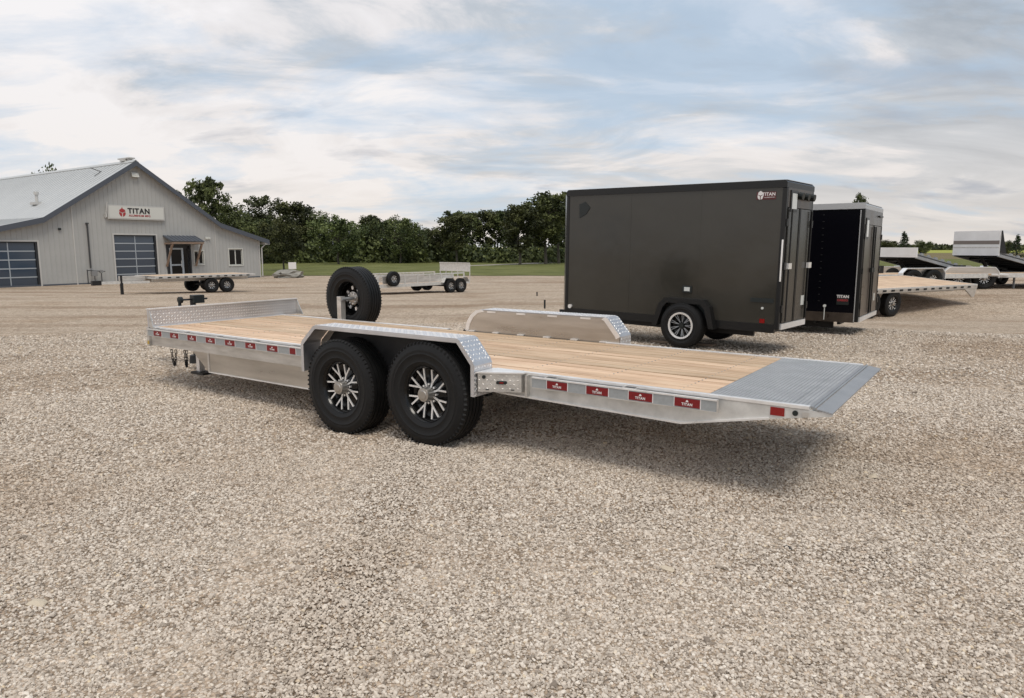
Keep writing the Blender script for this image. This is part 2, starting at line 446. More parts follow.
def link(name, me, parent=None, loc=None, rot=None, scale=None):
    o = bpy.data.objects.new(name, me); COL.objects.link(o)
    if parent: o.parent = parent
    if loc is not None: o.location = loc
    if rot is not None: o.rotation_euler = rot
    if scale is not None: o.scale = (scale,) * 3 if isinstance(scale, (int, float)) else scale
    return o

def tag(o, label, cat, group=None):
    o['label'] = label; o['category'] = cat
    if group: o['group'] = group
    return o

def thing(name, label, cat, loc=(0, 0, 0), rot=(0, 0, 0), group=None):
    o = bpy.data.objects.new(name, None); COL.objects.link(o)
    o.empty_display_size = 0.2
    o.location = loc; o.rotation_euler = rot
    return tag(o, label, cat, group)

def copy_tree(o, parent=None):
    c = o.copy(); COL.objects.link(c)
    if parent: c.parent = parent
    for ch in list(o.children): copy_tree(ch, c)
    return c

_txt = {}
def text_mesh(body, size, m, bold=0.0, depth=0.001, space=1.0):
    k = (body, size, m)
    if k not in _txt:
        cu = bpy.data.curves.new('t', 'FONT'); cu.body = body; cu.size = size; cu.align_x = 'CENTER'; cu.align_y = 'CENTER'
        cu.offset = bold; cu.extrude = depth; cu.space_character = space; cu.resolution_u = 3
        ob = bpy.data.objects.new('t', cu); COL.objects.link(ob)
        dg = bpy.context.evaluated_depsgraph_get(); dg.update()
        me = bpy.data.meshes.new_from_object(ob.evaluated_get(dg)); me.name = 'lettering'
        me.materials.clear(); me.materials.append(M[m])
        bpy.data.objects.remove(ob)
        _txt[k] = me
    return _txt[k]

# ------------------------------------------------------------------ ground
def sstep(a, b, x):
    t = min(1, max(0, (x - a) / (b - a))); return t * t * (3 - 2 * t)
def gz(x, y):
    zl = -min(1.0, 0.03 * max(0, y - 11) + 0.062 * sstep(0.5, 1.6, -x))
    if y < 21: zr = -0.06 * max(0, y - 11)
    elif y < 27: zr = -0.6 + 0.5 * sstep(21, 27, y)
    elif y < 38: zr = -0.1
    else: zr = -0.1 - 0.9 * sstep(38, 62, y)
    k = sstep(6, 9.5, x) * sstep(11, 15, y)
    return zl * (1 - k) + zr * k
def hit(X, Y):
    """where the ray through a photo pixel meets the ground"""
    a = (X - 512) / F; b = (Y - 349) / F
    d = Vector((a, math.cos(PITCH) - b * math.sin(PITCH), -math.sin(PITCH) - b * math.cos(PITCH)))
    t = 0.5
    while t < 900:
        p = d * t
        if p.z + H <= gz(p.x, p.y): return Vector((p.x, p.y, gz(p.x, p.y)))
        t += max(0.01, t * 0.001)
    return p
def at(X, d):
    """ground point seen in photo column X at forward distance d"""
    x = (X - 512) / F * d * math.cos(PITCH)
    return Vector((x, d, gz(x, d)))

def sheet(name, xs, ys, dz, m, bumpy=0.0):
    vs = []; fs = []
    for y in ys:
        for x in xs:
            z = gz(x, y) + dz
            if bumpy and y < 60:
                z += bumpy * (noise.noise(Vector((x * 0.7, y * 0.7, 0))) + 0.4 * noise.noise(Vector((x * 2.3, y * 2.3, 4))))
            vs.append((x, y, z))
    n = len(xs)
    for j in range(len(ys) - 1):
        for i in range(n - 1):
            a = j * n + i; fs.append((a, a + 1, a + n + 1, a + n))
    mb = MB(); mb.add(vs, fs)
    o = mb.build(name, m, smooth=True); o['kind'] = 'structure'
    return o
def span(*segs):
    r = []
    for a, b, st in segs:
        k = a
        while k < b - 1e-6: r.append(k); k += st
    r.append(segs[-1][1]); return r
XS = span((-3000, -200, 700), (-200, -60, 20), (-60, -15, 2.5), (-15, 20, 0.5), (20, 60, 2.5), (60, 200, 20), (200, 3000, 700))
YS = span((-60, -10, 10), (-10, 0, 2), (0, 30, 0.5), (30, 70, 1.5), (70, 200, 20), (200, 4000, 600))
sheet('ground', XS, YS, 0.0, 'gravel', 0.008)
def strip_sheet(name, near, far, dz, m, rows=6):
    """sheet between two edges given as functions of x sampled on common xs: lists of (x,y)"""
    vs = []; fs = []; n = len(near)
    for j in range(rows + 1):
        t = (j / rows) ** 1.5
        for (x0, y0), (x1, y1) in zip(near, far):
            x = x0 + (x1 - x0) * t; y = y0 + (y1 - y0) * t
            vs.append((x, y, gz(x, y) + dz))
    for j in range(rows):
        for i in range(n - 1):
            a = j * n + i; fs.append((a, a + 1, a + n + 1, a + n))
    o = MB().add(vs, fs).build(name, m); o['kind'] = 'structure'; return o
gxs = [-60 + 1.1 * i for i in range(160)]
near = [(x, 62.5 + 0.7 * noise.noise(Vector((x * 0.4, 0, 0))) + 0.4 * noise.noise(Vector((x * 1.7, 3, 0))) + max(0, -x - 16) * 0.0) for x in gxs]
strip_sheet('lawn', near, [(x * 2.2, 150) for x in gxs], 0.03, 'grass', 24)
strip_sheet('dry_field', [(x * 8, 150) for x in gxs], [(x * 22, 300) for x in gxs], 0.03, 'dry_grass', 3)
strip_sheet('crop_field', [(x * 22, 300) for x in gxs], [(x * 60, 3000) for x in gxs], 0.04, 'crop', 3)
rd = [at(X, d) for X, d in ((466, 93), (490, 97), (520, 103), (550, 110), (580, 118), (640, 135))]
strip_sheet('lane', [(p.x, p.y) for p in rd], [(p.x + 0.1, p.y + 3.5 + i * 1.1) for i, p in enumerate(rd)], 0.05, 'road', 2)

# ------------------------------------------------------------------ loose stones
def rock_mesh(name, seed, sub=1, m='stone_chips', flat=0.6):
    rs = random.Random(seed); bm = bmesh.new(); bmesh.ops.create_icosphere(bm, subdivisions=sub, radius=0.5)
    for v in bm.verts:
        k = 0.78 + 0.5 * rs.random(); v.co = Vector((v.co.x * k * 1.15, v.co.y * k * 0.9, v.co.z * k * flat))
    me = bpy.data.meshes.new(name); bm.to_mesh(me); bm.free(); me.materials.append(M[m]); return me
chips = bpy.data.collections.new('stone_chip_shapes')
for i in range(6):
    o = bpy.data.objects.new('stone_chip_shape', rock_mesh('stone_chip_shape', 20 + i, 1, 'stone_chips', 0.55 + 0.05 * i))
    chips.objects.link(o)
def scatter():
    rs = np.random.RandomState(3); P = []; Sc = []
    for r0, r1, dens, s0, s1 in ((1.2, 3.2, 12500, 0.0065, 0.019), (3.2, 5.5, 7500, 0.0075, 0.021), (5.5, 9.0, 2800, 0.010, 0.027), (9.0, 16, 600, 0.014, 0.036)):
        half = R(50)
        area = half * (r1 ** 2 - r0 ** 2); n = int(area * dens)
        r = np.sqrt(rs.rand(n) * (r1 ** 2 - r0 ** 2) + r0 ** 2); a = (rs.rand(n) * 2 - 1) * half
        x = r * np.sin(a); y = r * np.cos(a)
        s = s0 + (s1 - s0) * rs.rand(n) ** 2.2
        big = rs.rand(n) < 0.004; s[big] *= 1.9
        for i in range(n):
            P.append((x[i], y[i], gz(x[i], y[i]) + 0.008 * (noise.noise(Vector((x[i] * 0.7, y[i] * 0.7, 0))) + 0.4 * noise.noise(Vector((x[i] * 2.3, y[i] * 2.3, 4)))) + s[i] * 0.18))
        Sc.append(s)
    Sc = np.concatenate(Sc)
    me = bpy.data.meshes.new('gravel_stones'); me.from_pydata(P, [], [])
    at_ = me.attributes.new('size', 'FLOAT', 'POINT'); at_.data.foreach_set('value', Sc.astype(np.float32))
    ob = bpy.data.objects.new('gravel_stones', me); COL.objects.link(ob)
    ob['kind'] = 'stuff'; tag(ob, 'loose crushed limestone chips covering the yard in front of the trailers', 'gravel')
    ng = bpy.data.node_groups.new('scatter', 'GeometryNodeTree')
    ng.interface.new_socket('Geometry', in_out='INPUT', socket_type='NodeSocketGeometry')
    ng.interface.new_socket('Geometry', in_out='OUTPUT', socket_type='NodeSocketGeometry')
    gi = ng.nodes.new('NodeGroupInput'); go = ng.nodes.new('NodeGroupOutput')
    ip = ng.nodes.new('GeometryNodeInstanceOnPoints'); ci = ng.nodes.new('GeometryNodeCollectionInfo')
    ci.inputs[0].default_value = chips; ci.inputs[1].default_value = True; ci.inputs[2].default_value = True
    ip.inputs['Pick Instance'].default_value = True
    rv = ng.nodes.new('FunctionNodeRandomValue'); rv.data_type = 'FLOAT_VECTOR'
    rv.inputs[0].default_value = (-0.45, -0.45, 0); rv.inputs[1].default_value = (0.45, 0.45, 6.28)
    na = ng.nodes.new('GeometryNodeInputNamedAttribute'); na.data_type = 'FLOAT'; na.inputs[0].default_value = 'size'
    l = ng.links.new
    l(gi.outputs[0], ip.inputs['Points']); l(ci.outputs[0], ip.inputs['Instance']); l(rv.outputs[0], ip.inputs['Rotation'])
    l(na.outputs[0], ip.inputs['Scale']); l(ip.outputs[0], go.inputs[0])
    mo = ob.modifiers.new('scatter', 'NODES'); mo.node_group = ng
scatter()

# ------------------------------------------------------------------ wheels (face towards -Y, axle at origin)
def tyre_mesh(Ro, Ri, wd, grooves=4, n=64, name='tyre'):
    h = wd / 2
    side = [(Ri, -h * 0.80), (Ri + 0.012, -h * 0.90), (Ri + (Ro - Ri) * 0.18, -h * 0.965), (Ri + (Ro - Ri) * 0.20, -h * 0.99), (Ri + (Ro - Ri) * 0.23, -h * 0.97), (Ri + (Ro - Ri) * 0.35, -h * 1.0), (Ri + (Ro - Ri) * 0.50, -h * 1.015), (Ri + (Ro - Ri) * 0.52, -h * 1.04), (Ri + (Ro - Ri) * 0.54, -h * 1.018), (Ri + (Ro - Ri) * 0.62, -h * 1.02), (Ri + (Ro - Ri) * 0.66, -h * 1.035), (Ri + (Ro - Ri) * 0.70, -h * 1.015), (Ro - 0.035, -h * 0.97), (Ro - 0.012, -h * 0.90)]
    tread = []
    a0, a1 = -h * 0.84, h * 0.84
    k = grooves; seg = (a1 - a0) / (k + 1); gw = 0.011
    for i in range(k + 1):
        s0 = a0 + seg * i + (gw / 2 if i else 0); s1 = a0 + seg * (i + 1) - (gw / 2 if i < k else 0)
        tread += [(Ro, s0), (Ro, s1)]
        if i < k: tread += [(Ro - 0.010, s1 + 0.001), (Ro - 0.010, s1 + gw - 0.001)]
    prof = side + tread + [(r, -a) for r, a in side[::-1]]
    mb = MB().lathe(prof, n)
    # shoulder sipes: small dark-gapped blocks round the edge
    for i in range(n * 1):
        t = 2 * math.pi * (i + 0.5) / n
        for sgn in (-1, 1):
            p = Vector((math.cos(t) * (Ro - 0.013), sgn * h * 0.955, math.sin(t) * (Ro - 0.013)))
            q = Vector((math.cos(t) * (Ro + 0.0005), sgn * h * 0.80, math.sin(t) * (Ro + 0.0005)))
            mb.bar(p, q, 0.016, 0.010)
    return mb.mesh(name, 'rubber', True)
def rim_mesh(Ri, wd, mname='rim_black', lip=False):
    h = wd / 2
    mb = MB().lathe([(0.0, -h * 0.35), (0.06, -h * 0.38), (0.085, -h * 0.30), (Ri * 0.55, -h * 0.12), (Ri * 0.80, -h * 0.05), (Ri * 0.90, -h * 0.15), (Ri * 0.93, -h * 0.70), (Ri + 0.003, -h * 0.86), (Ri + 0.004, -h * 0.78)], 48)
    mb.lathe([(Ri + 0.002, -h * 0.8), (Ri * 0.92, -h * 0.2), (Ri * 0.92, h * 0.6), (Ri + 0.002, h * 0.84)], 48)
    mb.lathe([(Ri * 0.92, h * 0.2), (0.0, h * 0.2)], 48)
    return mb.mesh('rim', mname, True)
def spoke_mesh(Ri, wd):
    h = wd / 2; mb = MB()
    f = -h * 0.46
    mb.bar((0.045, f, 0), (0.105, f - 0.002, 0), 0.010, 0.014)
    for s in (-1, 1):
        a = R(10.5) * s
        mb.bar((0.098, f - 0.002, 0), (math.cos(a) * Ri * 0.92, f - 0.014, math.sin(a) * Ri * 0.92), 0.0085, 0.013)
    return mb.mesh('spoke', 'rim_silver')
def hub_mesh(wd):
    h = wd / 2
    return MB().lathe([(0.0, -h * 0.35 - 0.088), (0.030, -h * 0.35 - 0.088), (0.034, -h * 0.35 - 0.084), (0.052, -h * 0.35 - 0.082), (0.056, -h * 0.35 - 0.072), (0.058, -h * 0.35)], 24).mesh('hub_cap', 'hub_metal', True)
def nut_mesh(wd):
    h = wd / 2; mb = MB()
    for i in range(8):
        t = 2 * math.pi * (i + .5) / 8; p = Vector((math.cos(t) * 0.072, -h * 0.34, math.sin(t) * 0.072))
        mb.tube(p, p + Vector((0, -0.022, 0)), 0.009, 6)
    return mb.mesh('wheel_nuts', 'rim_silver')
TYRE = tyre_mesh(0.40, 0.215, 0.235); RIM = rim_mesh(0.213, 0.235); SPOKE = spoke_mesh(0.213, 0.235); HUB = hub_mesh(0.235); NUTS = nut_mesh(0.235)
def wheel(parent, x, y, z, side=-1, scale=1.0, name='wheel', spin=0.0, label=None):
    o = link(name, RIM, parent, (x, y, z), (0, 0, 0 if side < 0 else math.pi), scale)
    t = link('tyre', TYRE, o, rot=(0, spin, 0))
    for i in range(8): link('spoke', SPOKE, o, rot=(0, spin + 2 * math.pi * i / 8, 0))
    link('hub_cap', HUB, o); n = link('wheel_nuts', NUTS, o, rot=(0, spin, 0)); n['kind'] = 'stuff'
    if label: o['label'] = label
    return o

# ------------------------------------------------------------------ the shop building
def building():
    # local x runs along the gable wall, local y goes into the building, z up from the ground
    B = thing('shop_building', 'pale grey metal clad shop with gable roof, blue glazed garage doors and a long sign', 'building', (-30.65, 46, -1.0), (0, 0, R(55)))
    def roof_z(k):
        pts = [(-7, 2.45), (0.36, 4.29), (6.57, 8.42), (12.91, 4.24), (17.15, 3.02)]
        for (a, za), (b, zb) in zip(pts, pts[1:]):
            if a <= k <= b: return za + (zb - za) * (k - a) / (b - a)
        return pts[-1][1]
    doors = [(-3.3, 0.0, 0, 2.86), (4.82, 7.82, 0, 3.37)]
    wins = [(10.75, 11.5, 1.20, 2.22), (13.72, 14.92, 1.06, 2.36)]
    entry = (8.66, 10.36, 0, 2.60)
    op = doors + wins + [entry]
    ks = sorted(set([-5.5, 0.36, 6.57, 12.91, 16.55] + [q for o in op for q in o[:2]]))
    wall = MB()
    for a, b in zip(ks, ks[1:]):
        mid_ = (a + b) / 2; cuts = sorted([(o[2], o[3]) for o in op if o[0] <= mid_ <= o[1]])
        z = 0.0
        for z0, z1 in cuts:
            if z0 > z: wall.box(a, b, 0, 0.2, z, z0)
            z = z1
        wall.prism([(a, z), (b, z), (b, roof_z(b)), (a, roof_z(a))], 0, 0.2, 'y')
    W = wall.build('wall', 'siding', B)
    ribs = MB(); k = -5.4
    while k < 16.5:
        cuts = sorted([(o[2], o[3]) for o in op if o[0] - 0.1 <= k <= o[1] + 0.1]); z = 0.0
        for z0, z1 in cuts:
            if z0 > z: ribs.box(k, k + 0.045, -0.02, 0, z, z0 - 0.08)
            z = z1 + 0.12
        ribs.box(k, k + 0.045, -0.02, 0, z, roof_z(k) - 0.02)
        k += 0.305
    o = ribs.build('siding_ribs', 'siding', B); o['kind'] = 'stuff'
    MB().box(-5.5, -5.3, 0.2, 34, 0, 2.7).build('wall', 'siding', B)
    MB().box(16.35, 16.55, 0.2, 34, 0, 3.1).build('wall', 'siding', B)
    MB().box(16.50, 16.60, -0.05, 0.1, 0, 3.05).build('corner_trim', 'siding_trim', B)
    MB().box(2.18, 2.26, -0.05, 0, 0, 5.35).build('flashing_strip', 'siding_trim', B)
    MB().box(12.55, 12.61, -0.045, 0, 0, 4.35).build('flashing_strip', 'siding_trim', B)
    # roof planes with standing ribs
    for a, b, nm in ((-7, 0.36, 'lean_to_roof'), (0.36, 6.57, 'main_roof'), (6.57, 12.91, 'main_roof'), (12.91, 17.3, 'lean_to_roof')):
        za, zb = roof_z(a), roof_z(min(b, 17.15)) if b < 17.2 else 2.97
        pr = [(a, za), (b, zb), (b, zb + 0.12), (a, za + 0.12)]
        ro = MB().prism(pr, -0.38, 34, 'y').build(nm, 'roof_metal', B)
        rb = MB(); y = 0.3
        while y < 33.8:
            rb.prism([(a + 0.02, za + 0.12), (b - 0.02, zb + 0.12), (b - 0.02, zb + 0.14), (a + 0.02, za + 0.14)], y, y + 0.05, 'y'); y += 0.6
        q = rb.build('roof_ribs', 'roof_rib', ro); q['kind'] = 'stuff'
        MB().prism([(a, za - 0.22), (b, zb - 0.22), (b, zb + 0.135), (a, za + 0.135)], -0.43, -0.383, 'y').build('fascia_board', 'fascia', B)
        MB().prism([(a, za - 0.05), (b, zb - 0.05), (b, zb), (a, za)], -0.38, 0, 'y').build('soffit', 'siding_trim', B)
    MB().prism([(6.35, 8.42), (6.57, 8.58), (6.79, 8.42), (6.79, 8.46), (6.57, 8.63), (6.35, 8.46)], -0.4, 34, 'y').build('ridge_cap', 'roof_metal', B)
    MB().box(16.9, 17.35, -0.38, 34, 2.72, 2.9).build('gutter', 'siding_trim', B)
    MB().tube((17.1, -0.2, 2.8), (16.7, -0.15, 2.45), 0.05, 8).tube((16.7, -0.15, 2.45), (16.7, -0.12, 0.1), 0.05, 8).build('downspout', 'siding_trim', B)
    # garage doors
    for i, (a, b, z0, z1) in enumerate(doors):
        D = MB().box(a, b, 0.10, 0.15, z0, z1).build('garage_door', 'dark_frame', B)
        rows = 5 if i == 0 else 6
        rh = (z1 - z0 - 0.1) / rows; cm = (a + b) / 2
        for r in range(rows):
            for (p, q) in ((a + 0.06, cm - 0.03), (cm + 0.03, b - 0.16)):
                MB().box(p, q, 0.075, 0.098, z0 + 0.05 + r * rh + 0.04, z0 + 0.05 + (r + 1) * rh - 0.04).build('pane', 'door_glass', D)
        for r in range(rows + 1):
            if r == 0 or r == rows: continue
            MB().box(a + 0.05, b - 0.14, 0.055, 0.098, z0 + 0.05 + r * rh - 0.035, z0 + 0.05 + r * rh + 0.035).build('rail', 'door_bar', D)
        MB().box(cm - 0.028, cm + 0.028, 0.06, 0.097, z0 + 0.05, z1 - 0.05).build('stile', 'door_bar', D)
        fr = MB().box(a - 0.10, a, -0.05, 0.1, z0, z1 + 0.10).box(b, b + 0.10, -0.05, 0.1, z0, z1 + 0.10).box(a, b, -0.05, 0.1, z1, z1 + 0.10)
        fr.build('frame', 'siding_trim', D)
        MB().box(b - 0.13, b - 0.002, -0.02, 0.098, z0, z1 - 0.002).box(a, b - 0.14, -0.02, 0.098, z1 - 0.07, z1 - 0.002).build('door_seal', 'dark_frame', D)
    # windows
    for a, b, z0, z1 in wins:
        Wd = MB().box(a, b, 0.06, 0.12, z0, z1).build('window', 'sign_white', B)
        m = (a + b) / 2
        for p, q in ((a + 0.07, m - 0.05), (m + 0.05, b - 0.07)):
            MB().box(p, q, 0.045, 0.058, z0 + 0.08, z1 - 0.08).build('pane', 'dark_glass', Wd)
        MB().box(a - 0.07, a, -0.05, 0.06, z0 - 0.07, z1 + 0.07).box(b, b + 0.07, -0.05, 0.06, z0 - 0.07, z1 + 0.07).box(a, b, -0.05, 0.06, z1, z1 + 0.07).box(a, b, -0.05, 0.06, z0 - 0.07, z0).build('frame', 'sign_white', Wd)
    # entry door with side light
    a, b, z0, z1 = entry
    D = MB().box(a, b, 0.11, 0.16, z0, z1).build('entry_door', 'dark_frame', B)
    MB().box(a + 0.28, a + 1.08, 0.085, 0.108, 1.25, z1 - 0.28).build('pane', 'dark_glass', D)
    MB().box(a + 0.28, a + 1.08, 0.085, 0.108, 0.2, 1.10).build('pane', 'dark_glass', D)
    MB().box(a + 1.30, b - 0.12, 0.085, 0.108, 0.15, z1 - 0.2).build('pane', 'dark_glass', D)
    MB().box(a + 0.14, a + 0.27, 0.05, 0.109, 0.05, z1 - 0.15).box(a + 1.09, a + 1.24, 0.05, 0.109, 0.05, z1 - 0.15).box(a + 0.27, a + 1.09, 0.05, 0.109, z1 - 0.27, z1 - 0.15).box(a + 0.27, a + 1.09, 0.05, 0.109, 1.12, 1.24).build('door_frame', 'door_bar', D)
    MB().tube((a + 1.02, 0.0, 1.0), (a + 1.02, 0.0, 1.5), 0.02, 6).build('handle', 'rim_silver', D)
    MB().box(a - 0.12, a, -0.04, 0.12, 0, z1 + 0.12).box(b, b + 0.12, -0.04, 0.12, 0, z1 + 0.12).box(a, b, -0.04, 0.12, z1, z1 + 0.12).build('frame', 'dark_frame', D)
    # awning on timber brackets
    A = MB().prism([(-1.15, 2.90), (0, 3.30), (0, 3.37), (-1.20, 2.95)], 8.35, 10.95, 'x').build('awning', 'fascia', B)
    rb = MB()
    k = 8.4
    while k < 10.9:
        rb.prism([(-1.18, 2.96), (0, 3.371), (0, 3.40), (-1.18, 2.99)], k, k + 0.04, 'x'); k += 0.3
    rb.build('roof_ribs', 'fascia', A)['kind'] = 'stuff'
    for k in (8.48, 10.80):
        MB().bar((k, -1.05, 2.78), (k, -0.08, 1.1), 0.12, 0.12).build('bracket', 'timber', A)
        MB().box(k - 0.06, k + 0.06, -1.12, -0.02, 2.72, 2.84).build('beam', 'timber', A)
    MB().box(8.38, 10.92, -1.15, -1.03, 2.76, 2.885).build('beam', 'timber', A)
    # pipe and fittings on the wall
    MB().box(1.30, 1.46, -0.12, -0.03, 3.62, 3.76).build('wall_lamp', 'black_plastic', B)
    MB().box(11.72, 11.84, -0.15, -0.03, 3.14, 3.26).box(11.98, 12.10, -0.15, -0.03, 3.14, 3.26).box(11.72, 12.10, -0.06, -0.031, 3.10, 3.30).build('flood_light', 'sign_white', B)
    MB().box(6.40, 6.74, -0.26, -0.03, 7.42, 7.58).prism([(-0.28, 7.44), (-0.03, 7.44), (-0.03, 7.75), (-0.14, 7.75)], 6.33, 6.81, 'x').build('gable_lamp', 'sign_white', B)
    MB().tube((3.1, -0.10, 1.1), (3.1, -0.10, 4.05), 0.055, 8).box(3.02, 3.18, -0.16, -0.03, 4.05, 4.15).build('vent_pipe', 'pipe_dark', B)
    V = MB().box(6.55, 7.0, 0.5, 2.1, 8.78, 8.86).tube((6.77, 0.8, 8.5), (6.77, 0.8, 8.78), 0.16, 10).tube((6.77, 1.8, 8.5), (6.77, 1.8, 8.78), 0.16, 10).box(6.4, 7.2, 1.0, 1.5, 8.60, 8.78)
    V.build('ridge_vent', 'siding_trim', B)
    z = roof_z(2.0)
    MB().tube((2.0, 4.5, z), (2.0, 4.5, z + 0.75), 0.10, 10).tube((2.0, 4.5, z + 0.75), (2.0, 4.5, z + 0.95), 0.16, 10).box(1.7, 2.3, 4.1, 4.9, z + 0.05, z + 0.22).build('roof_pipe', 'siding_trim', B)
    MB().tube((5.6, 2.6, roof_z(5.6) + 0.1), (5.2, 3.3, roof_z(5.2) + 0.65), 0.03, 6).tube((5.0, 2.4, roof_z(5.0) + 0.12), (5.6, 2.6, roof_z(5.6) + 0.14), 0.03, 6).build('roof_anchor', 'pipe_dark', B)
    MB().box(4.28, 4.36, -0.3, -0.05, 4.55, 4.80).tube((4.30, -0.2, 4.5), (4.42, -0.3, 5.6), 0.035, 6).build('sign_lamp', 'siding_trim', B)
    # sill / foundation strip
    MB().box(-5.5, 16.5, -0.04, -0.001, 0.0, 0.10).build('base_flashing', 'fascia', B)
    # sign: a separate lit box hung on the wall
    Sg = thing('wall_sign', 'long white box sign reading TITAN with a helmet emblem above the garage door', 'sign', B.matrix_basis @ Vector((6.48, -0.02, 4.92)), (0, 0, R(55)))
    MB().box(-2.02, 2.02, -0.18, -0.03, -0.48, 0.50).build('sign_frame', 'siding_trim', Sg, bevel=0.01)
    MB().box(-1.93, 1.93, -0.195, -0.182, -0.40, 0.42).build('sign_face', 'sign_white', Sg)
    link('lettering', text_mesh('TITAN', 0.50, 'black_print', 0.018, 0.006, 1.12), Sg, (0.14, -0.203, 0.12), (R(90), 0, 0))
    link('small_lettering', text_mesh('ALUMINUM MFG', 0.20, 'red_print', 0.004, 0.006, 1.05), Sg, (0.18, -0.203, -0.20), (R(90), 0, 0))
    e = MB()
    for s in (-1, 1):   # helmet emblem: crest, two cheek pieces
        e.prism([(s * 0.03, -0.30), (s * 0.03, -0.06), (s * 0.20, 0.04), (s * 0.23, -0.08), (s * 0.16, -0.22)], -0.205, -0.197, 'y')
    e.prism([(-0.22, 0.08), (-0.03, -0.01), (0.03, -0.01), (0.22, 0.08), (0.17, 0.20), (0.04, 0.26), (0.0, 0.38), (-0.06, 0.26), (-0.17, 0.20)], -0.205, -0.197, 'y')
    q = e.build('emblem', 'red_print', Sg); q.location = (-1.03, 0, 0)
    return B
BLD = building()

def gas_meter():
    T = thing('gas_meter', 'grey gas meter and pipework standing against the shop wall below the dark vent pipe', 'meter', BLD.matrix_basis @ Vector((3.0, -0.35, 0.0)), (0, 0, R(55)))
    m = MB()
    m.tube((-0.25, 0, 0), (-0.25, 0, 1.0), 0.035, 8).tube((-0.25, 0, 0.95), (0.9, 0, 0.85), 0.03, 8).tube((0.65, 0, 0), (0.65, 0, 0.85), 0.03, 8).tube((0.2, 0, 0), (0.2, 0, 0.9), 0.03, 8)
    m.build('pipework', 'pipe_dark', T)
    MB().box(0.0, 0.36, -0.12, 0.12, 0.55, 0.9).build('meter_body', 'meter_grey', T, bevel=0.02)
    MB().tube((0.65, -0.09, 0.85), (0.65, 0.09, 0.85), 0.11, 12).build('regulator', 'meter_grey', T)
gas_meter()

# ------------------------------------------------------------------ the silver deck trailer in front
XL = Vector((0.8187, -0.5743, 0)); YL = Vector((0.5743, 0.8187, 0))
MAINPOS = (-0.403, 6.513, 0.0); MAINROT = (0, 0, R(-35.05))
FPROF = [(-0.99, 0.43), (-0.99, 0.672), (-0.978, 0.700), (-0.818, 0.843), (-0.785, 0.855), (0.785, 0.855), (0.812, 0.843), (0.938, 0.692), (0.95, 0.665), (0.95, 0.435)]
FPROF_FAR = [(-0.93, 0.43), (-0.925, 0.62), (-0.90, 0.71), (-0.85, 0.785), (-0.78, 0.838), (-0.70, 0.855), (0.785, 0.855), (0.815, 0.843), (0.938, 0.70), (0.95, 0.675), (0.95, 0.435)]
T_SHIFT = 0.16
def lozenges(parent, o, u, v, U, V, pitch=0.034, hgt=0.0022, mname='aluminium_bright'):
    """raised diagonal lozenges of tread plate over a U x V rectangle"""
    o = Vector(o); u = Vector(u).normalized(); v = Vector(v).normalized(); nn = u.cross(v)
    mb = MB(); nu = int(U / pitch); nv = max(1, int(V / pitch))
    for i in range(nu):
        for j in range(nv):
            c = o + u * (U * (i + .5) / nu) + v * (V * (j + .5) / nv); sg = 1 if (i + j) % 2 else -1
            a = (u + v * sg).normalized(); b = nn.cross(a); L_, W_ = pitch * 0.44, pitch * 0.15
            mb.add([c + a * L_, c + b * W_, c - a * L_, c - b * W_, c + a * L_ * .5 + nn * hgt, c + b * W_ * .4 + nn * hgt, c - a * L_ * .5 + nn * hgt, c - b * W_ * .4 + nn * hgt],
                   [(4, 5, 6, 7), (0, 1, 5, 4), (1, 2, 6, 5), (2, 3, 7, 6), (3, 0, 4, 7)])
    q = mb.build('tread_lozenges', mname, parent); q['kind'] = 'stuff'; return q
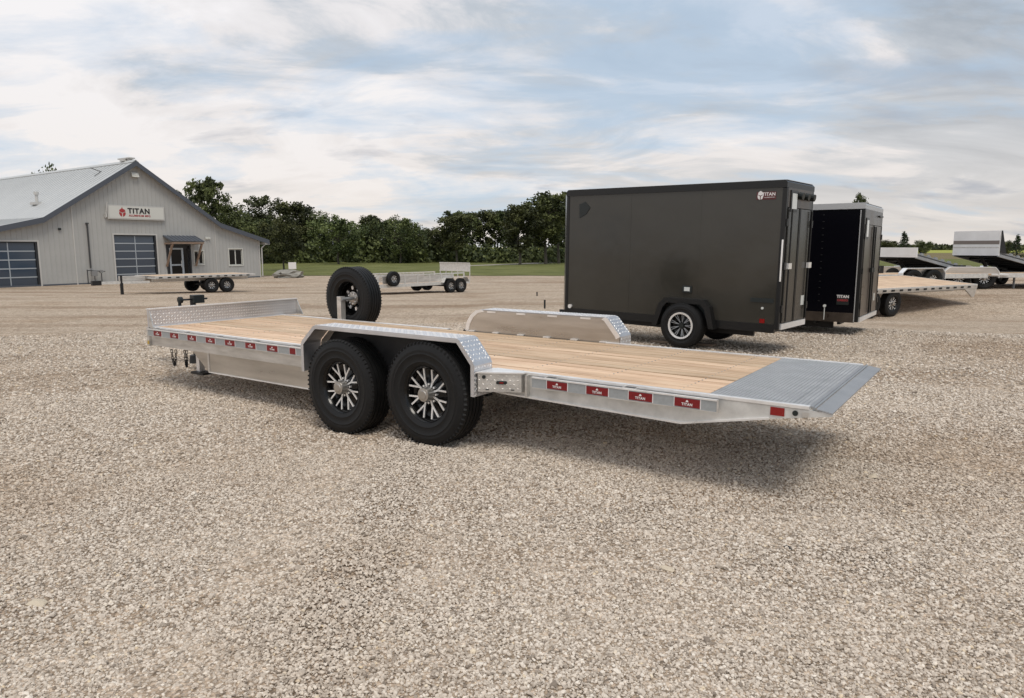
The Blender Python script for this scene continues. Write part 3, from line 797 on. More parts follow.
def fender(T, s, detail=True):
    """s=-1 near side, +1 far side"""
    y0, y1 = (-1.125, -0.912) if s < 0 else (0.912, 1.125)
    X0 = T_SHIFT if s > 0 else 0.0
    FP = [(x + X0, z) for x, z in (FPROF if s < 0 else FPROF_FAR)]
    fe = MB().strip(FP, y0, y1, 0.006).build('fender', 'tread_plate', T)
    # turned-down outer lip following the arch
    lip = MB(); yl0, yl1 = (-1.131, -1.125) if s < 0 else (1.125, 1.131)
    n = len(FP); inner = []
    for i, p in enumerate(FP):
        a = Vector(FP[max(i - 1, 0)]); b = Vector(FP[min(i + 1, n - 1)]); d = (b - a).normalized(); nr = Vector((d[1], -d[0]))
        inner.append((p[0] + nr[0] * 0.034, p[1] + nr[1] * 0.034))
    for i in range(n - 1):
        lip.prism([FP[i], FP[i + 1], inner[i + 1], inner[i]], yl0, yl1, 'y')
    lip.build('fender_lip', 'tread_plate', fe)
    for i in range(n - 1):
        a = Vector((FP[i][0], y0, FP[i][1])); b = Vector((FP[i + 1][0], y0, FP[i + 1][1])); dd = b - a
        if dd.length < 0.06: continue
        nr = Vector((-dd.z, 0, dd.x)).normalized() * 0.0003
        if i == 0 or i == n - 2 or True: lozenges(fe, a + nr, dd, (0, 1, 0), dd.length, y1 - y0) if nr.cross(dd).y < 0 and False else lozenges(fe, Vector((a.x, y1, a.z)) + nr, dd, (0, -1, 0), dd.length, y1 - y0) if dd.cross(Vector((0, -1, 0))).dot(nr) > 0 else lozenges(fe, a + nr, dd, (0, 1, 0), dd.length, y1 - y0)
    # row of stamped bumps along the edge
    tb = MB()
    for i in range(n - 1):
        a = Vector(FP[i]); b = Vector(FP[i + 1]); L_ = (b - a).length; c = int(L_ / 0.030); d = (b - a).normalized(); nr = Vector((-d[1], d[0]))
        for j in range(c):
            p = a + (b - a) * ((j + 0.5) / c); q = p + d * 0.013
            for yy in ((-1.127, -1.112) if s < 0 else (1.112, 1.127), (-0.94, -0.93) if s < 0 else (0.93, 0.94)):
                tb.add([(p.x, yy[0], p.y), (q.x, yy[0], q.y), (q.x, yy[1], q.y), (p.x, yy[1], p.y)] + [(v.x + nr.x * 0.003, y_, v.y + nr.y * 0.003) for v, y_ in ((p + d * .003, yy[0] + .003), (q - d * .003, yy[0] + .003), (q - d * .003, yy[1] - .003), (p + d * .003, yy[1] - .003))],
                       [(4, 5, 6, 7), (0, 1, 5, 4), (1, 2, 6, 5), (2, 3, 7, 6), (3, 0, 4, 7)])
    tb.build('tread_bumps', 'aluminium_bright', fe)['kind'] = 'stuff'
    # inner side wall between fender and deck
    y0, y1 = (-0.912, -0.900) if s < 0 else (0.900, 0.912)
    pts = [(FP[0][0] + 0.02, 0.56), (0.93 + X0, 0.56)] + [(x - 0.008 * (1 if x > X0 else -1), z - 0.008) for x, z in FP[-2:0:-1]]
    MB().prism(pts, y0, y1, 'y').build('fender_side_wall', 'aluminium_satin', T)
    if s > 0:
        fl = MB(); inn2 = []
        for i, p in enumerate(FP[1:-1]):
            inn2.append(p)
        cx_, cz_ = X0, 0.60
        for (ax, az_), (bx, bz) in zip(inn2, inn2[1:]):
            if abs(ax - bx) > 1.0: continue
            ia = (ax + (cx_ - ax) * 0.045, az_ - 0.022); ib = (bx + (cx_ - bx) * 0.045, bz - 0.022)
            fl.prism([(ax, az_ + 0.002), (bx, bz + 0.002), ib, ia], 0.894, 0.900, 'y')
        fl.build('folded_edge', 'aluminium_bright', fe)
    if detail:
        for i in range(6):
            x = X0 - 0.86 + i * 0.32
            MB().box(x, x + 0.075, s * 0.885 - 0.012, s * 0.885 + 0.012, 0.612, 0.624).build('weld_tab', 'aluminium_bright', T)
        for i in range(4):
            x = X0 - 0.62 + i * 0.38
            MB().box(x, x + 0.11, s * 0.898 - 0.006, s * 0.898 + 0.001, 0.826, 0.842).build('weld_tab', 'aluminium_bright', T)
    # black wheel-well liner on the wheel side
    MB().prism([(-0.91 + X0, 0.44), (0.92 + X0, 0.44), (0.92 + X0, 0.66), (0.77 + X0, 0.825), (-0.75 + X0, 0.825), (-0.91 + X0, 0.65)], *((-0.9165, -0.9125) if s < 0 else (0.9125, 0.9165)), 'y').build('wheel_well', 'steel_dark', T)

def main_trailer():
    T = thing('flatbed_trailer', 'long open silver tandem axle trailer with pale wood deck, largest and nearest in the yard', 'trailer', MAINPOS, MAINROT)
    # deck planks, each its own board
    n = 13; yw = 1.74 / n; rs = random.Random(2)
    for i in range(n):
        y = -0.87 + i * yw; z = 0.612 + rs.uniform(-0.0015, 0.0015)
        MB().box(-3.89, 2.595, y + 0.008, y + yw - 0.008, z - 0.035, z).build('plank', 'deck_wood', T, bevel=0.003)
    # screw heads on the planks at the cross members
    sc = MB()
    for x in [-3.7 + 0.61 * k for k in range(11)]:
        for i in range(n):
            for dy in (0.035, yw - 0.035):
                y = -0.87 + i * yw + dy; sc.tube((x, y, 0.611), (x, y, 0.6145), 0.0055, 6)
    sc.build('screw_heads', 'galvanised', T)['kind'] = 'stuff'
    # side rails
    for s in (-1, 1):
        yo, yi = (s * 0.905, s * 0.872)
        a, b = min(yo, yi), max(yo, yi)
        for x0, x1 in ((-3.955, -1.0), (0.97, 3.20)):
            MB().box(x0, x1, a, b, 0.598, 0.620).build('top_rail', 'aluminium_bright', T, bevel=0.002)
        if s < 0: MB().box(-1.0, 0.97, a, b, 0.57, 0.600).build('top_rail', 'aluminium', T)
        y2 = s * 0.900; a, b = min(y2, s * 0.86), max(y2, s * 0.86)
        MB().box(-3.95, -0.99, a, b, 0.405, 0.596).build('side_beam', 'aluminium', T)
        MB().prism([(0.96, 0.437), (2.44, 0.410), (2.98, 0.515), (3.24, 0.560), (3.32, 0.572), (3.32, 0.590), (3.22, 0.596), (0.96, 0.596)], a, b, 'y').build('side_beam', 'aluminium_painted', T)
        # lower lip of the rear beam
        MB().bar((0.98, s * 0.905, 0.440), (2.44, s * 0.905, 0.413), 0.014, 0.012).build('beam_lip', 'aluminium_bright', T)
        MB().bar((2.44, s * 0.905, 0.413), (2.98, s * 0.905, 0.519), 0.014, 0.012).build('beam_lip', 'aluminium_bright', T)
        # rub rail: a grey flat bar with bright edges standing off on stake pockets
        for x0, x1 in ((-3.92, -1.02), (1.33, 2.68)):
            ya, yb = sorted((s * 0.945, s * 0.937))
            rr = MB().box(x0, x1, ya, yb, 0.524, 0.590).build('rub_rail', 'grey_tape', T)
            yc, yd = sorted((s * 0.950, s * 0.934))
            MB().box(x0, x1, yc, yd, 0.590, 0.600).build('rail_edge', 'aluminium_bright', rr)
            MB().box(x0, x1, yc, yd, 0.518, 0.5238).build('rail_edge', 'aluminium', rr)
            MB().box(x1, x1 + 0.008, yc, yd, 0.518, 0.600).build('rail_edge', 'aluminium', rr)
            x = x0 + 0.1
            while x < x1 - 0.05:
                yc2, yd2 = sorted((s * 0.9005, s * 0.936))
                MB().box(x, x + 0.10, yc2, yd2, 0.518, 0.604).build('stake_pocket', 'aluminium', T)
                MB().box(x + 0.012, x + 0.088, min(s * .905, s * .932), max(s * .905, s * .932), 0.6035, 0.606).build('pocket_opening', 'steel_dark', T)
                x += 0.61
        # drop frame under the front
        y3 = s * 0.85; a, b = min(y3, s * 0.80), max(y3, s * 0.80)
        MB().prism([(-3.22, 0.410), (-2.90, 0.186), (-0.95, 0.195), (-0.95, 0.410)], a, b, 'y').build('lower_frame_beam', 'aluminium_satin', T)
        MB().box(-2.905, -2.875, min(s * .856, s * .85), max(s * .856, s * .85), 0.19, 0.408).build('frame_stiffener', 'aluminium', T)
        MB().prism([(-2.89, 0.182), (-0.95, 0.189), (-0.95, 0.197), (-2.885, 0.192)], min(s * .86, s * .79), max(s * .86, s * .79), 'y').build('beam_lip', 'aluminium_bright', T)
    # reflectors with print, near and far side
    xs = [-3.71 + 0.3435 * k for k in range(7)] + [-1.345] + [1.542 + 0.3167 * k for k in range(4)]
    for s in (-1, 1):
        for j, x in enumerate(xs):
            wd = 0.085 if j == 7 else 0.165
            ya, yb = sorted((s * 0.9495, s * 0.9455))
            r = MB().box(x - wd / 2, x + wd / 2, ya, yb, 0.530, 0.584).build('reflector', 'red_reflector', T)
            yc, yd = sorted((s * 0.9475, s * 0.9453))
            MB().box(x - wd / 2 - 0.006, x - wd / 2, yc, yd, 0.526, 0.588).build('tape_edge', 'white_print', r)
            MB().box(x + wd / 2, x + wd / 2 + 0.006, yc, yd, 0.526, 0.588).build('tape_edge', 'white_print', r)
            if wd > 0.1:
                link('lettering', text_mesh('TITAN', 0.023, 'white_print', 0.0006, 0.0006, 1.1), r, (x, s * 0.9505, 0.547), (R(90), 0, 0 if s < 0 else math.pi))
                MB().prism([(x - 0.009, 0.562), (x + 0.009, 0.562), (x + 0.007, 0.570), (x, 0.576), (x - 0.007, 0.570)], min(s * .9505, s * .9490), max(s * .9505, s * .9490), 'y').build('emblem', 'white_print', r)
        MB().box(2.985, 3.065, min(s * .9045, s * .9005), max(s * .9045, s * .9005), 0.541, 0.590).build('tail_reflector', 'red_lens', T, label='plain square red reflector near the tail')
    # latch at the tail, and a black disc standing in for a hole's dark inside
    MB().lathe([(0.0, -0.9065), (0.016, -0.9065), (0.016, -0.900)], 16).build('dark_hole_disc', 'black_plastic', T).location = (3.125, 0, 0.569)
    MB().box(3.165, 3.20, -0.906, -0.9002, 0.556, 0.582).build('latch_plate', 'aluminium', T)
    # storage box behind the wheel
    Bx = MB().prism([(0.965, -1.108), (1.245, -0.955), (1.245, -0.902), (0.965, -0.902)], 0.475, 0.612, 'z').build('tool_box', 'aluminium', T)
    MB().prism([(0.955, -1.122), (1.26, -0.957), (1.26, -0.902), (0.955, -0.902)], 0.6125, 0.622, 'z').build('box_lid', 'aluminium_bright', Bx)
    lozenges(Bx, Vector((0.965, -1.108, 0.482)) + Vector((0.153, -0.28, 0)).normalized() * 0.0004, (0.28, 0.153, 0), (0, 0, 1), 0.31, 0.125, 0.026, 0.0016, 'aluminium')
    d = Vector((0.28, 0.153, 0)).normalized(); nv = Vector((d.y, -d.x, 0))
    def onface(u, z): return Vector((0.965, -1.108, z)) + d * u + nv * 0.002
    q = MB().lathe([(0.0, 0.0), (0.014, 0.0), (0.014, -0.004), (0.0, -0.004)], 14).build('dark_box_hole', 'black_plastic', Bx); q.location = onface(0.045, 0.585); q.rotation_euler = (0, 0, math.atan2(d.y, d.x))  # black disc put on the face as the shaded inside of a round hole
    q = MB().prism([(-0.040, -0.004), (-0.034, -0.012), (0.034, -0.012), (0.040, -0.004), (0.040, 0.004), (0.034, 0.012), (-0.034, 0.012), (-0.040, 0.004)], -0.006, 0.001, 'y').build('side_marker', 'black_plastic', Bx); q.location = onface(0.175, 0.545); q.rotation_euler = (0, 0, math.atan2(d.y, d.x))
    q = MB().box(-0.014, 0.014, -0.009, -0.0062, -0.004, 0.004).build('marker_lens', 'red_lens', Bx); q.location = onface(0.175, 0.545); q.rotation_euler = (0, 0, math.atan2(d.y, d.x))
    for u in (0.07, 0.255):
        q = MB().box(-0.013, 0.013, -0.003, 0.0, -0.003, 0.003).build('drain_slot', 'black_plastic', Bx); q.location = onface(u, 0.492); q.rotation_euler = (0, 0, math.atan2(d.y, d.x))
    MB().box(1.262, 1.28, -0.935, -0.902, 0.44, 0.60).build('box_bracket', 'aluminium', T)
    # headboard
    Hb = MB().box(-3.97, -3.93, -0.915, 1.14, 0.612, 0.812).build('headboard', 'tread_plate', T)
    MB().box(-3.985, -3.915, -0.92, 1.145, 0.8125, 0.823).build('headboard_cap', 'aluminium_bright', Hb)
    lozenges(Hb, (-3.9297, -0.90, 0.630), (0, 1, 0), (0, 0, 1), 2.02, 0.175)
    tb = MB(); y = -0.90
    while y < 1.13:
        tb.box(-3.94, -3.915, y, y + 0.012, 0.8232, 0.828); y += 0.028
    tb.build('tread_bumps', 'aluminium_bright', Hb)['kind'] = 'stuff'
    for y in (-0.918, 1.13):
        MB().prism([(-3.929, 0.612), (-3.85 if y < 0 else -3.80, 0.612), (-3.915, 0.80), (-3.929, 0.811)], y, y + 0.010, 'y').build('gusset', 'aluminium', Hb)
    MB().box(-3.998, -3.957, -0.9, 0.9, 0.395, 0.61).build('front_beam', 'aluminium', T)
    MB().box(-3.99, -3.955, -0.9235, -0.9205, 0.415, 0.455).build('amber_marker', 'amber', T)
    MB().box(-3.999, -3.951, -0.920, -0.901, 0.395, 0.610).build('corner_plate', 'aluminium', T)
    MB().box(-3.928, -3.895, -0.87, 0.87, 0.60, 0.618).build('front_deck_strip', 'aluminium_bright', T)
    # gap filler strips under board level at far front where the deck is wider
    MB().box(-3.995, -1.0, 0.906, 0.93, 0.60, 0.618).build('top_rail', 'aluminium', T)
    # spare wheel post
    MB().box(-2.82, -2.75, 0.885, 0.965, 0.60, 0.905).build('spare_post', 'aluminium', T, bevel=0.004)
    # cross members and main beams
    for k in range(12):
        x = -3.7 + 0.58 * k
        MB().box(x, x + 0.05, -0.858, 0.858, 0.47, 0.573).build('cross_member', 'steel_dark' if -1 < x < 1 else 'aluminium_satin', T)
    for y in (-0.42, 0.38):
        MB().box(-3.9, 2.6, y, y + 0.05, 0.40, 0.469).build('long_beam', 'aluminium_satin', T)
    # tail: ribbed traction plate and flap
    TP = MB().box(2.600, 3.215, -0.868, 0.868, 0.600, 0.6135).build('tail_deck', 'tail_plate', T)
    tb = MB(); x = 2.615; row = 0
    while x < 3.19:
        y = -0.862 + (0.012 if row % 2 else 0)
        while y < 0.85:
            tb.add([(x, y, .6137), (x + .014, y, .6137), (x + .014, y + .016, .6137), (x, y + .016, .6137), (x + .003, y + .003, .6190), (x + .011, y + .003, .6190), (x + .011, y + .013, .6190), (x + .003, y + .013, .6190)],
                   [(4, 5, 6, 7), (0, 1, 5, 4), (1, 2, 6, 5), (2, 3, 7, 6), (3, 0, 4, 7)])
            y += 0.027
        x += 0.0245; row += 1
    tb.build('traction_studs', 'stud_metal', TP)['kind'] = 'stuff'
    for x in (3.10,):
        MB().box(x, x + 0.006, -0.866, 0.866, 0.6138, 0.6200).build('tail_rib', 'galvanised', TP)
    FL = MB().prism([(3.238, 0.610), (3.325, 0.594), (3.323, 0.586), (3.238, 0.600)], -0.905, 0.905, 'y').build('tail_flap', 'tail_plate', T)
    MB().tube((3.226, -0.905, 0.610), (3.226, 0.905, 0.610), 0.008, 10).build('hinge', 'galvanised', FL)
    # underside: springs, axles, wheels
    for k, x in enumerate((-0.50, 0.465)):
        MB().tube((x, -0.95, 0.36), (x, 0.95, 0.36), 0.055, 14).build('axle', 'steel_dark', T)
        for s in (-1, 1):
            MB().bar((x - 0.40, s * 0.80, 0.42), (x + 0.38, s * 0.80, 0.40), 0.06, 0.05).build('spring', 'steel_dark', T)
            MB().tube((x, s * 0.88, 0.36), (x, s * 0.93, 0.36), 0.16, 24).build('brake_drum', 'steel_dark', T)
            wheel(T, x, s * 1.025, (0.340, 0.396)[k], s, 1.02, spin=0.3 + k * 0.9)
    for s in (-1, 1):
        MB().prism([(-0.10, 0.56), (0.12, 0.56), (0.05, 0.40), (-0.03, 0.40)], s * 0.80 - 0.04, s * 0.80 + 0.04, 'y').build('spring_hanger', 'steel_dark', T)
        fender(T, s)
    # tongue, coupler and jack ahead of the headboard
    for s in (-1, 1):
        MB().bar((-4.04, s * 0.55, 0.45), (-5.25, s * 0.06, 0.45), 0.06, 0.11).build('tongue_beam', 'aluminium', T)
    MB().box(-5.55, -5.2, -0.07, 0.07, 0.42, 0.53).build('coupler', 'steel_dark', T, bevel=0.01)
    J = MB().tube((-4.56, 0.0, 0.12), (-4.56, 0.0, 0.84), 0.035, 12).build('jack', 'steel_dark', T)
    MB().box(-4.60, -4.50, -0.02, 0.13, 0.80, 0.905).build('jack_gearbox', 'black_plastic', J, bevel=0.006)
    MB().tube((-4.56, -0.18, 0.85), (-4.56, 0.20, 0.85), 0.012, 8).build('jack_shaft', 'steel_dark', J)
    MB().tube((-4.56, -0.19, 0.85), (-4.56, -0.15, 0.85), 0.042, 12).build('crank_knob', 'black_plastic', J)
    MB().tube((-4.56, -0.18, 0.74), (-4.56, -0.18, 0.85), 0.02, 8).build('crank', 'black_plastic', J)
    MB().lathe([(0.0, 0.02), (0.09, 0.02), (0.08, 0.12), (0.03, 0.13)], 16, 'z').build('jack_foot', 'steel_dark', J).location = (-4.56, 0, 0)
    # drop leg under the front edge
    MB().box(-3.32, -3.26, -0.74, -0.68, 0.14, 0.41).build('drop_leg', 'aluminium_bright', T)
    MB().box(-3.36, -3.12, -0.79, -0.65, 0.115, 0.139).build('drop_leg_foot', 'steel_dark', T)
    # safety chains: linked rings
    def chain(x, y, ztop, drop, wide):
        m = MB(); n = 17
        for i in range(n):
            t = i / (n - 1); cx = x + wide * (t - 0.5); cz = ztop - drop * math.sin(math.pi * t) ** 0.6
            t2 = (i + 1) / (n - 1); nx = x + wide * (t2 - 0.5); nz = ztop - drop * max(0, math.sin(math.pi * min(1, t2))) ** 0.6
            dv = Vector((nx - cx, 0, nz - cz)); L_ = max(dv.length, 0.02); dv = dv.normalized() if dv.length > 1e-5 else Vector((0, 0, 1))
            sd = Vector((0, 1, 0)) if i % 2 else dv.cross(Vector((0, 1, 0)))
            c = Vector((cx, y, cz)); hl = 0.019; hw = 0.010
            pts = [c + dv * hl + sd * hw, c - dv * hl + sd * hw, c - dv * hl - sd * hw, c + dv * hl - sd * hw]
            for a, b in zip(pts, pts[1:] + pts[:1]): m.tube(a, b, 0.0042, 6)
        return m.build('safety_chain', 'steel_dark', T)
    chain(-3.70, -0.78, 0.43, 0.25, 0.10)
    chain(-3.52, -0.74, 0.43, 0.25, 0.05)
    return T
TRAILER = main_trailer()

def spare():
    T = thing('spare_wheel', 'upright spare tyre with pierced rim mounted on the post beyond the wood deck', 'wheel', Vector(MAINPOS) + XL * -2.75 + YL * 1.10 + Vector((0, 0, 0.873)), MAINROT)
    t = link('tyre', TYRE, T)
    m = MB().lathe([(0.0, 0.005), (0.075, 0.005), (0.09, 0.02), (0.17, 0.05), (0.195, 0.02), (0.20, -0.08), (0.216, -0.10)], 40).lathe([(0.21, 0.095), (0.19, 0.03), (0.19, -0.02)], 40)
    m.build('rim', 'rim_black', T, smooth=True)
    MB().lathe([(0.0, -0.012), (0.050, -0.012), (0.085, -0.006), (0.085, 0.006)], 24).build('wheel_centre', 'hub_metal', T, smooth=True)
    for i in range(8):
        a = 2 * math.pi * i / 8 + 0.2
        c = Vector((math.cos(a) * 0.135, 0, math.sin(a) * 0.135))
        tg = Vector((-math.sin(a), 0, math.cos(a))); rd_ = Vector((math.cos(a), 0, math.sin(a)))
        o = MB().prism([(c + rd_ * u + tg * v).to_3d().xz[:] for u, v in ((-0.022, -0.013), (0.0, -0.018), (0.022, -0.014), (0.022, 0.014), (0.0, 0.018), (-0.022, 0.013))], 0.012, 0.030, 'y').build('rim_window', 'rim_silver', T)
        b = Vector((math.cos(a) * 0.068, 0, math.sin(a) * 0.068))
        MB().tube(b + Vector((0, -0.012, 0)), b + Vector((0, -0.030, 0)), 0.009, 6).build('wheel_nut', 'rim_silver', T)
    MB().tube((0, -0.20, 0), (0, 0.0, 0), 0.022, 10).build('mounting_stud', 'galvanised', T)
spare()

# ------------------------------------------------------------------ enclosed cargo trailers
def enclosed(pos, rotz, L_, W, z0, z1, tilt, name, label, skin, trim, doorm, capm, wheel_x, first):
    T = thing(name, label, 'trailer', pos, (0, 0, rotz))
    T.rotation_euler = (0, tilt, rotz)
    # side wall as three panels with seams, near side at y=0
    nseg = 3
    for i in range(nseg):
        a = -L_ + 0.06 + i * (L_ - 0.12) / nseg; b = -L_ + 0.06 + (i + 1) * (L_ - 0.12) / nseg
        MB().box(a + 0.001, b - 0.001, 0.004 if i % 2 else 0.0045, 0.03, z0 + 0.07, z1 - 0.10).build('side_panel', skin, T)
    for i in range(1, nseg):
        a = -L_ + 0.06 + i * (L_ - 0.12) / nseg
        MB().box(a - 0.012, a + 0.012, 0.002, 0.0042, z0 + 0.07, z1 - 0.10).build('seam_strip', skin, T)
    MB().box(-L_ + 0.06, -0.06, W - 0.03, W, z0 + 0.07, z1 - 0.10).build('side_panel', skin, T)
    # roof, nose, corner posts, rails
    MB().prism([(-L_, z1 - 0.10), (-L_, z1 - 0.03), (-L_ + 0.03, z1), (-0.03, z1), (0, z1 - 0.03), (0, z1 - 0.10)], -0.012, W + 0.012, 'y').build('roof_cap', capm, T)
    MB().box(-L_ + 0.02, -0.02, 0.02, W - 0.02, z1 + 0.0005, z1 + 0.006).build('roof_sheet', 'roof_trim', T)
    for x in (-L_, -0.06):
        for y in (-0.006, W - 0.054):
            MB().box(x, x + 0.06, y, y + 0.06, z0, z1 - 0.10).build('corner_post', trim, T, bevel=0.01)
    for y in (-0.004, W - 0.04):
        MB().box(-L_ + 0.06, -0.06, y, y + 0.044, z0 - (0.05 if first else 0.0), z0 + 0.07).build('bottom_rail', trim if first else doorm, T)
    nose = 0.28
    MB().prism([(-L_, 0.0), (-L_ - nose, W * 0.32), (-L_ - nose, W * 0.68), (-L_, W)], z0, z1 - 0.06, 'z').build('nose', 'trailer_door_skin' if first else skin, T)
    MB().box(-L_ + 0.05, -0.05, 0.05, W - 0.05, z0 + 0.01, z0 + 0.06).build('floor', 'steel_dark', T)
    for x in np.arange(-L_ + 0.3, -0.1, 0.4):
        MB().box(x, x + 0.05, 0.05, W - 0.05, z0 - 0.06, z0).build('cross_member', 'steel_dark', T)
    for y in (0.25, W - 0.31):
        MB().box(-L_ - 0.3, -0.45, y, y + 0.06, z0 - 0.15, z0 - 0.002).build('frame_beam', 'steel_dark', T)
    for s in (-1, 1):
        MB().bar((-L_ - 0.3, W / 2 + s * 0.3, z0 - 0.16), (-L_ - 0.95, W / 2 + s * 0.05, z0 - 0.20), 0.06, 0.09).build('tongue_beam', 'steel_dark', T)
    MB().tube((-L_ - 0.85, W / 2, -0.02), (-L_ - 0.7, W / 2, 0.26), 0.035, 10).build('jack', 'steel_dark', T)
    # rear wall: header, sill and two doors
    MB().box(-0.05, 0.0, 0.055, W - 0.055, z1 - 0.36, z1 - 0.10).build('rear_header', 'trailer_door_brown' if not first else 'trailer_door_brown', T, label='brownish rear header above the doors' )
    MB().box(-0.05, 0.02, 0.055, W - 0.055, z0, z0 + 0.08).build('rear_sill', 'panel_silver', T)
    dz0, dz1 = z0 + 0.09, z1 - 0.37
    for k in (0, 1):
        a = 0.06 + k * (W - 0.12) / 2; b = a + (W - 0.12) / 2
        D = MB().box(-0.04, 0.004, a + 0.004, b - 0.004, dz0, dz1).build('rear_door', doorm, T)
        MB().box(0.0045, 0.012, a + 0.008, a + 0.028, dz0, dz1).build('door_edge', trim, D)
        MB().box(0.0045, 0.012, b - 0.028, b - 0.008, dz0, dz1).build('door_edge', trim, D)
        yk = (b - 0.09) if k == 0 else (a + 0.09)
        if first: yk = a + 0.10 if k == 0 else b - 0.05
        MB().tube((0.03, yk, dz0 + 0.02), (0.03, yk, dz1 - 0.02), 0.012, 8).build('lock_rod', trim, D)
        MB().box(0.0125, 0.05, yk - 0.06, yk + 0.06, (dz0 + dz1) / 2 - 0.04, (dz0 + dz1) / 2 + 0.04).build('door_handle', 'rim_silver' if first else 'black_plastic', D)
        for zz in (dz0 + 0.2, (dz0 + dz1) / 2, dz1 - 0.2):
            yy = a - 0.01 if k == 0 else b + 0.01
            MB().box(0.0, 0.022, yy - 0.03, yy + 0.03, zz - 0.05, zz + 0.05).build('door_hinge', trim, D)
    MB().box(0.0045, 0.011, W * 0.75, W * 0.75 + 0.12, z0 + 0.30, z0 + 0.44).build('door_sticker', 'window_pale', T)
    # small rear window
    Wn = MB().box(0.0005, 0.012, 0.14, 0.40, z1 - 0.42 if first else z1 - 0.62, z1 - 0.13 if first else z1 - 0.25).build('rear_window', trim, T)
    MB().box(0.0125, 0.016, 0.18, 0.36, z1 - 0.38 if first else z1 - 0.58, z1 - 0.17 if first else z1 - 0.29).build('pane', 'window_pale', Wn)
    if first:
        for y in (0.48, 0.72, 0.96):
            MB().tube((0.0, y, z1 - 0.19), (0.06, y, z1 - 0.20), 0.05, 12).build('load_lamp', 'black_plastic', T)
    else:
        MB().box(0.0125, 0.03, W - 0.5, W - 0.12, z1 - 0.2, z1 - 0.17).build('hinge_bar', trim, T)
    # wheels under black arches
    if wheel_x is not None:
        for s, y in ((-1, 0.02), (1, W - 0.02)):
            r = 0.335; wx = wheel_x
            out_ = [(wx - 0.52, z0 - 0.08), (wx - 0.42, z0 + 0.26), (wx - 0.32, z0 + 0.36), (wx + 0.32, z0 + 0.36), (wx + 0.42, z0 + 0.26), (wx + 0.50, z0 - 0.06)]
            inn = [(wx + 0.42, z0 - 0.06), (wx + 0.34, z0 + 0.22), (wx + 0.27, z0 + 0.29), (wx - 0.27, z0 + 0.29), (wx - 0.34, z0 + 0.22), (wx - 0.44, z0 - 0.08)]
            A = MB()
            ya, yb = (y - 0.14, y - 0.02) if s < 0 else (y + 0.02, y + 0.14)
            for i in range(5):
                A.prism([out_[i], out_[i + 1], inn[4 - i], inn[5 - i]], ya, yb, 'y')
            A.build('wheel_arch', 'trailer_trim', T)
            MB().prism(inn, (y - 0.019) if s < 0 else (y - 0.05), (y - 0.010) if s < 0 else (y + 0.019), 'y').build('wheel_well', 'black_plastic', T)
            o = link('wheel', RIM, T, (wx, y + s * 0.10, r), (0, 0, 0 if s < 0 else math.pi), r / 0.40)
            link('tyre', TYRE, o)
            MB().lathe([(0.208, -0.120), (0.240, -0.124), (0.242, -0.09), (0.212, -0.075)], 48, closed=True).build('rim_ring', 'rim_silver', o, smooth=True)
            for k in range(9):
                a = 2 * math.pi * k / 9
                for da in (-0.10, 0.10):
                    MB().bar((math.cos(a) * .06, -0.06, math.sin(a) * .06), (math.cos(a + da) * .20, -0.09, math.sin(a + da) * .20), 0.012, 0.012).build('spoke', 'galvanised', o)
            MB().tube((0, -0.02, 0), (0, -0.085, 0), 0.05, 16).build('hub_cap', 'black_plastic', o)
        MB().tube((wheel_x, 0.0, 0.335), (wheel_x, W, 0.335), 0.05, 10).build('axle', 'steel_dark', T)
        Lp = MB().box(wheel_x - 0.075, wheel_x + 0.075, -0.012, 0.003, z0 + 0.45, z0 + 0.55).build('side_lamp', 'black_plastic', T)
        MB().box(wheel_x - 0.045, wheel_x + 0.045, -0.018, -0.0125, z0 + 0.47, z0 + 0.53).build('lamp_lens', 'window_pale', Lp)
    return T

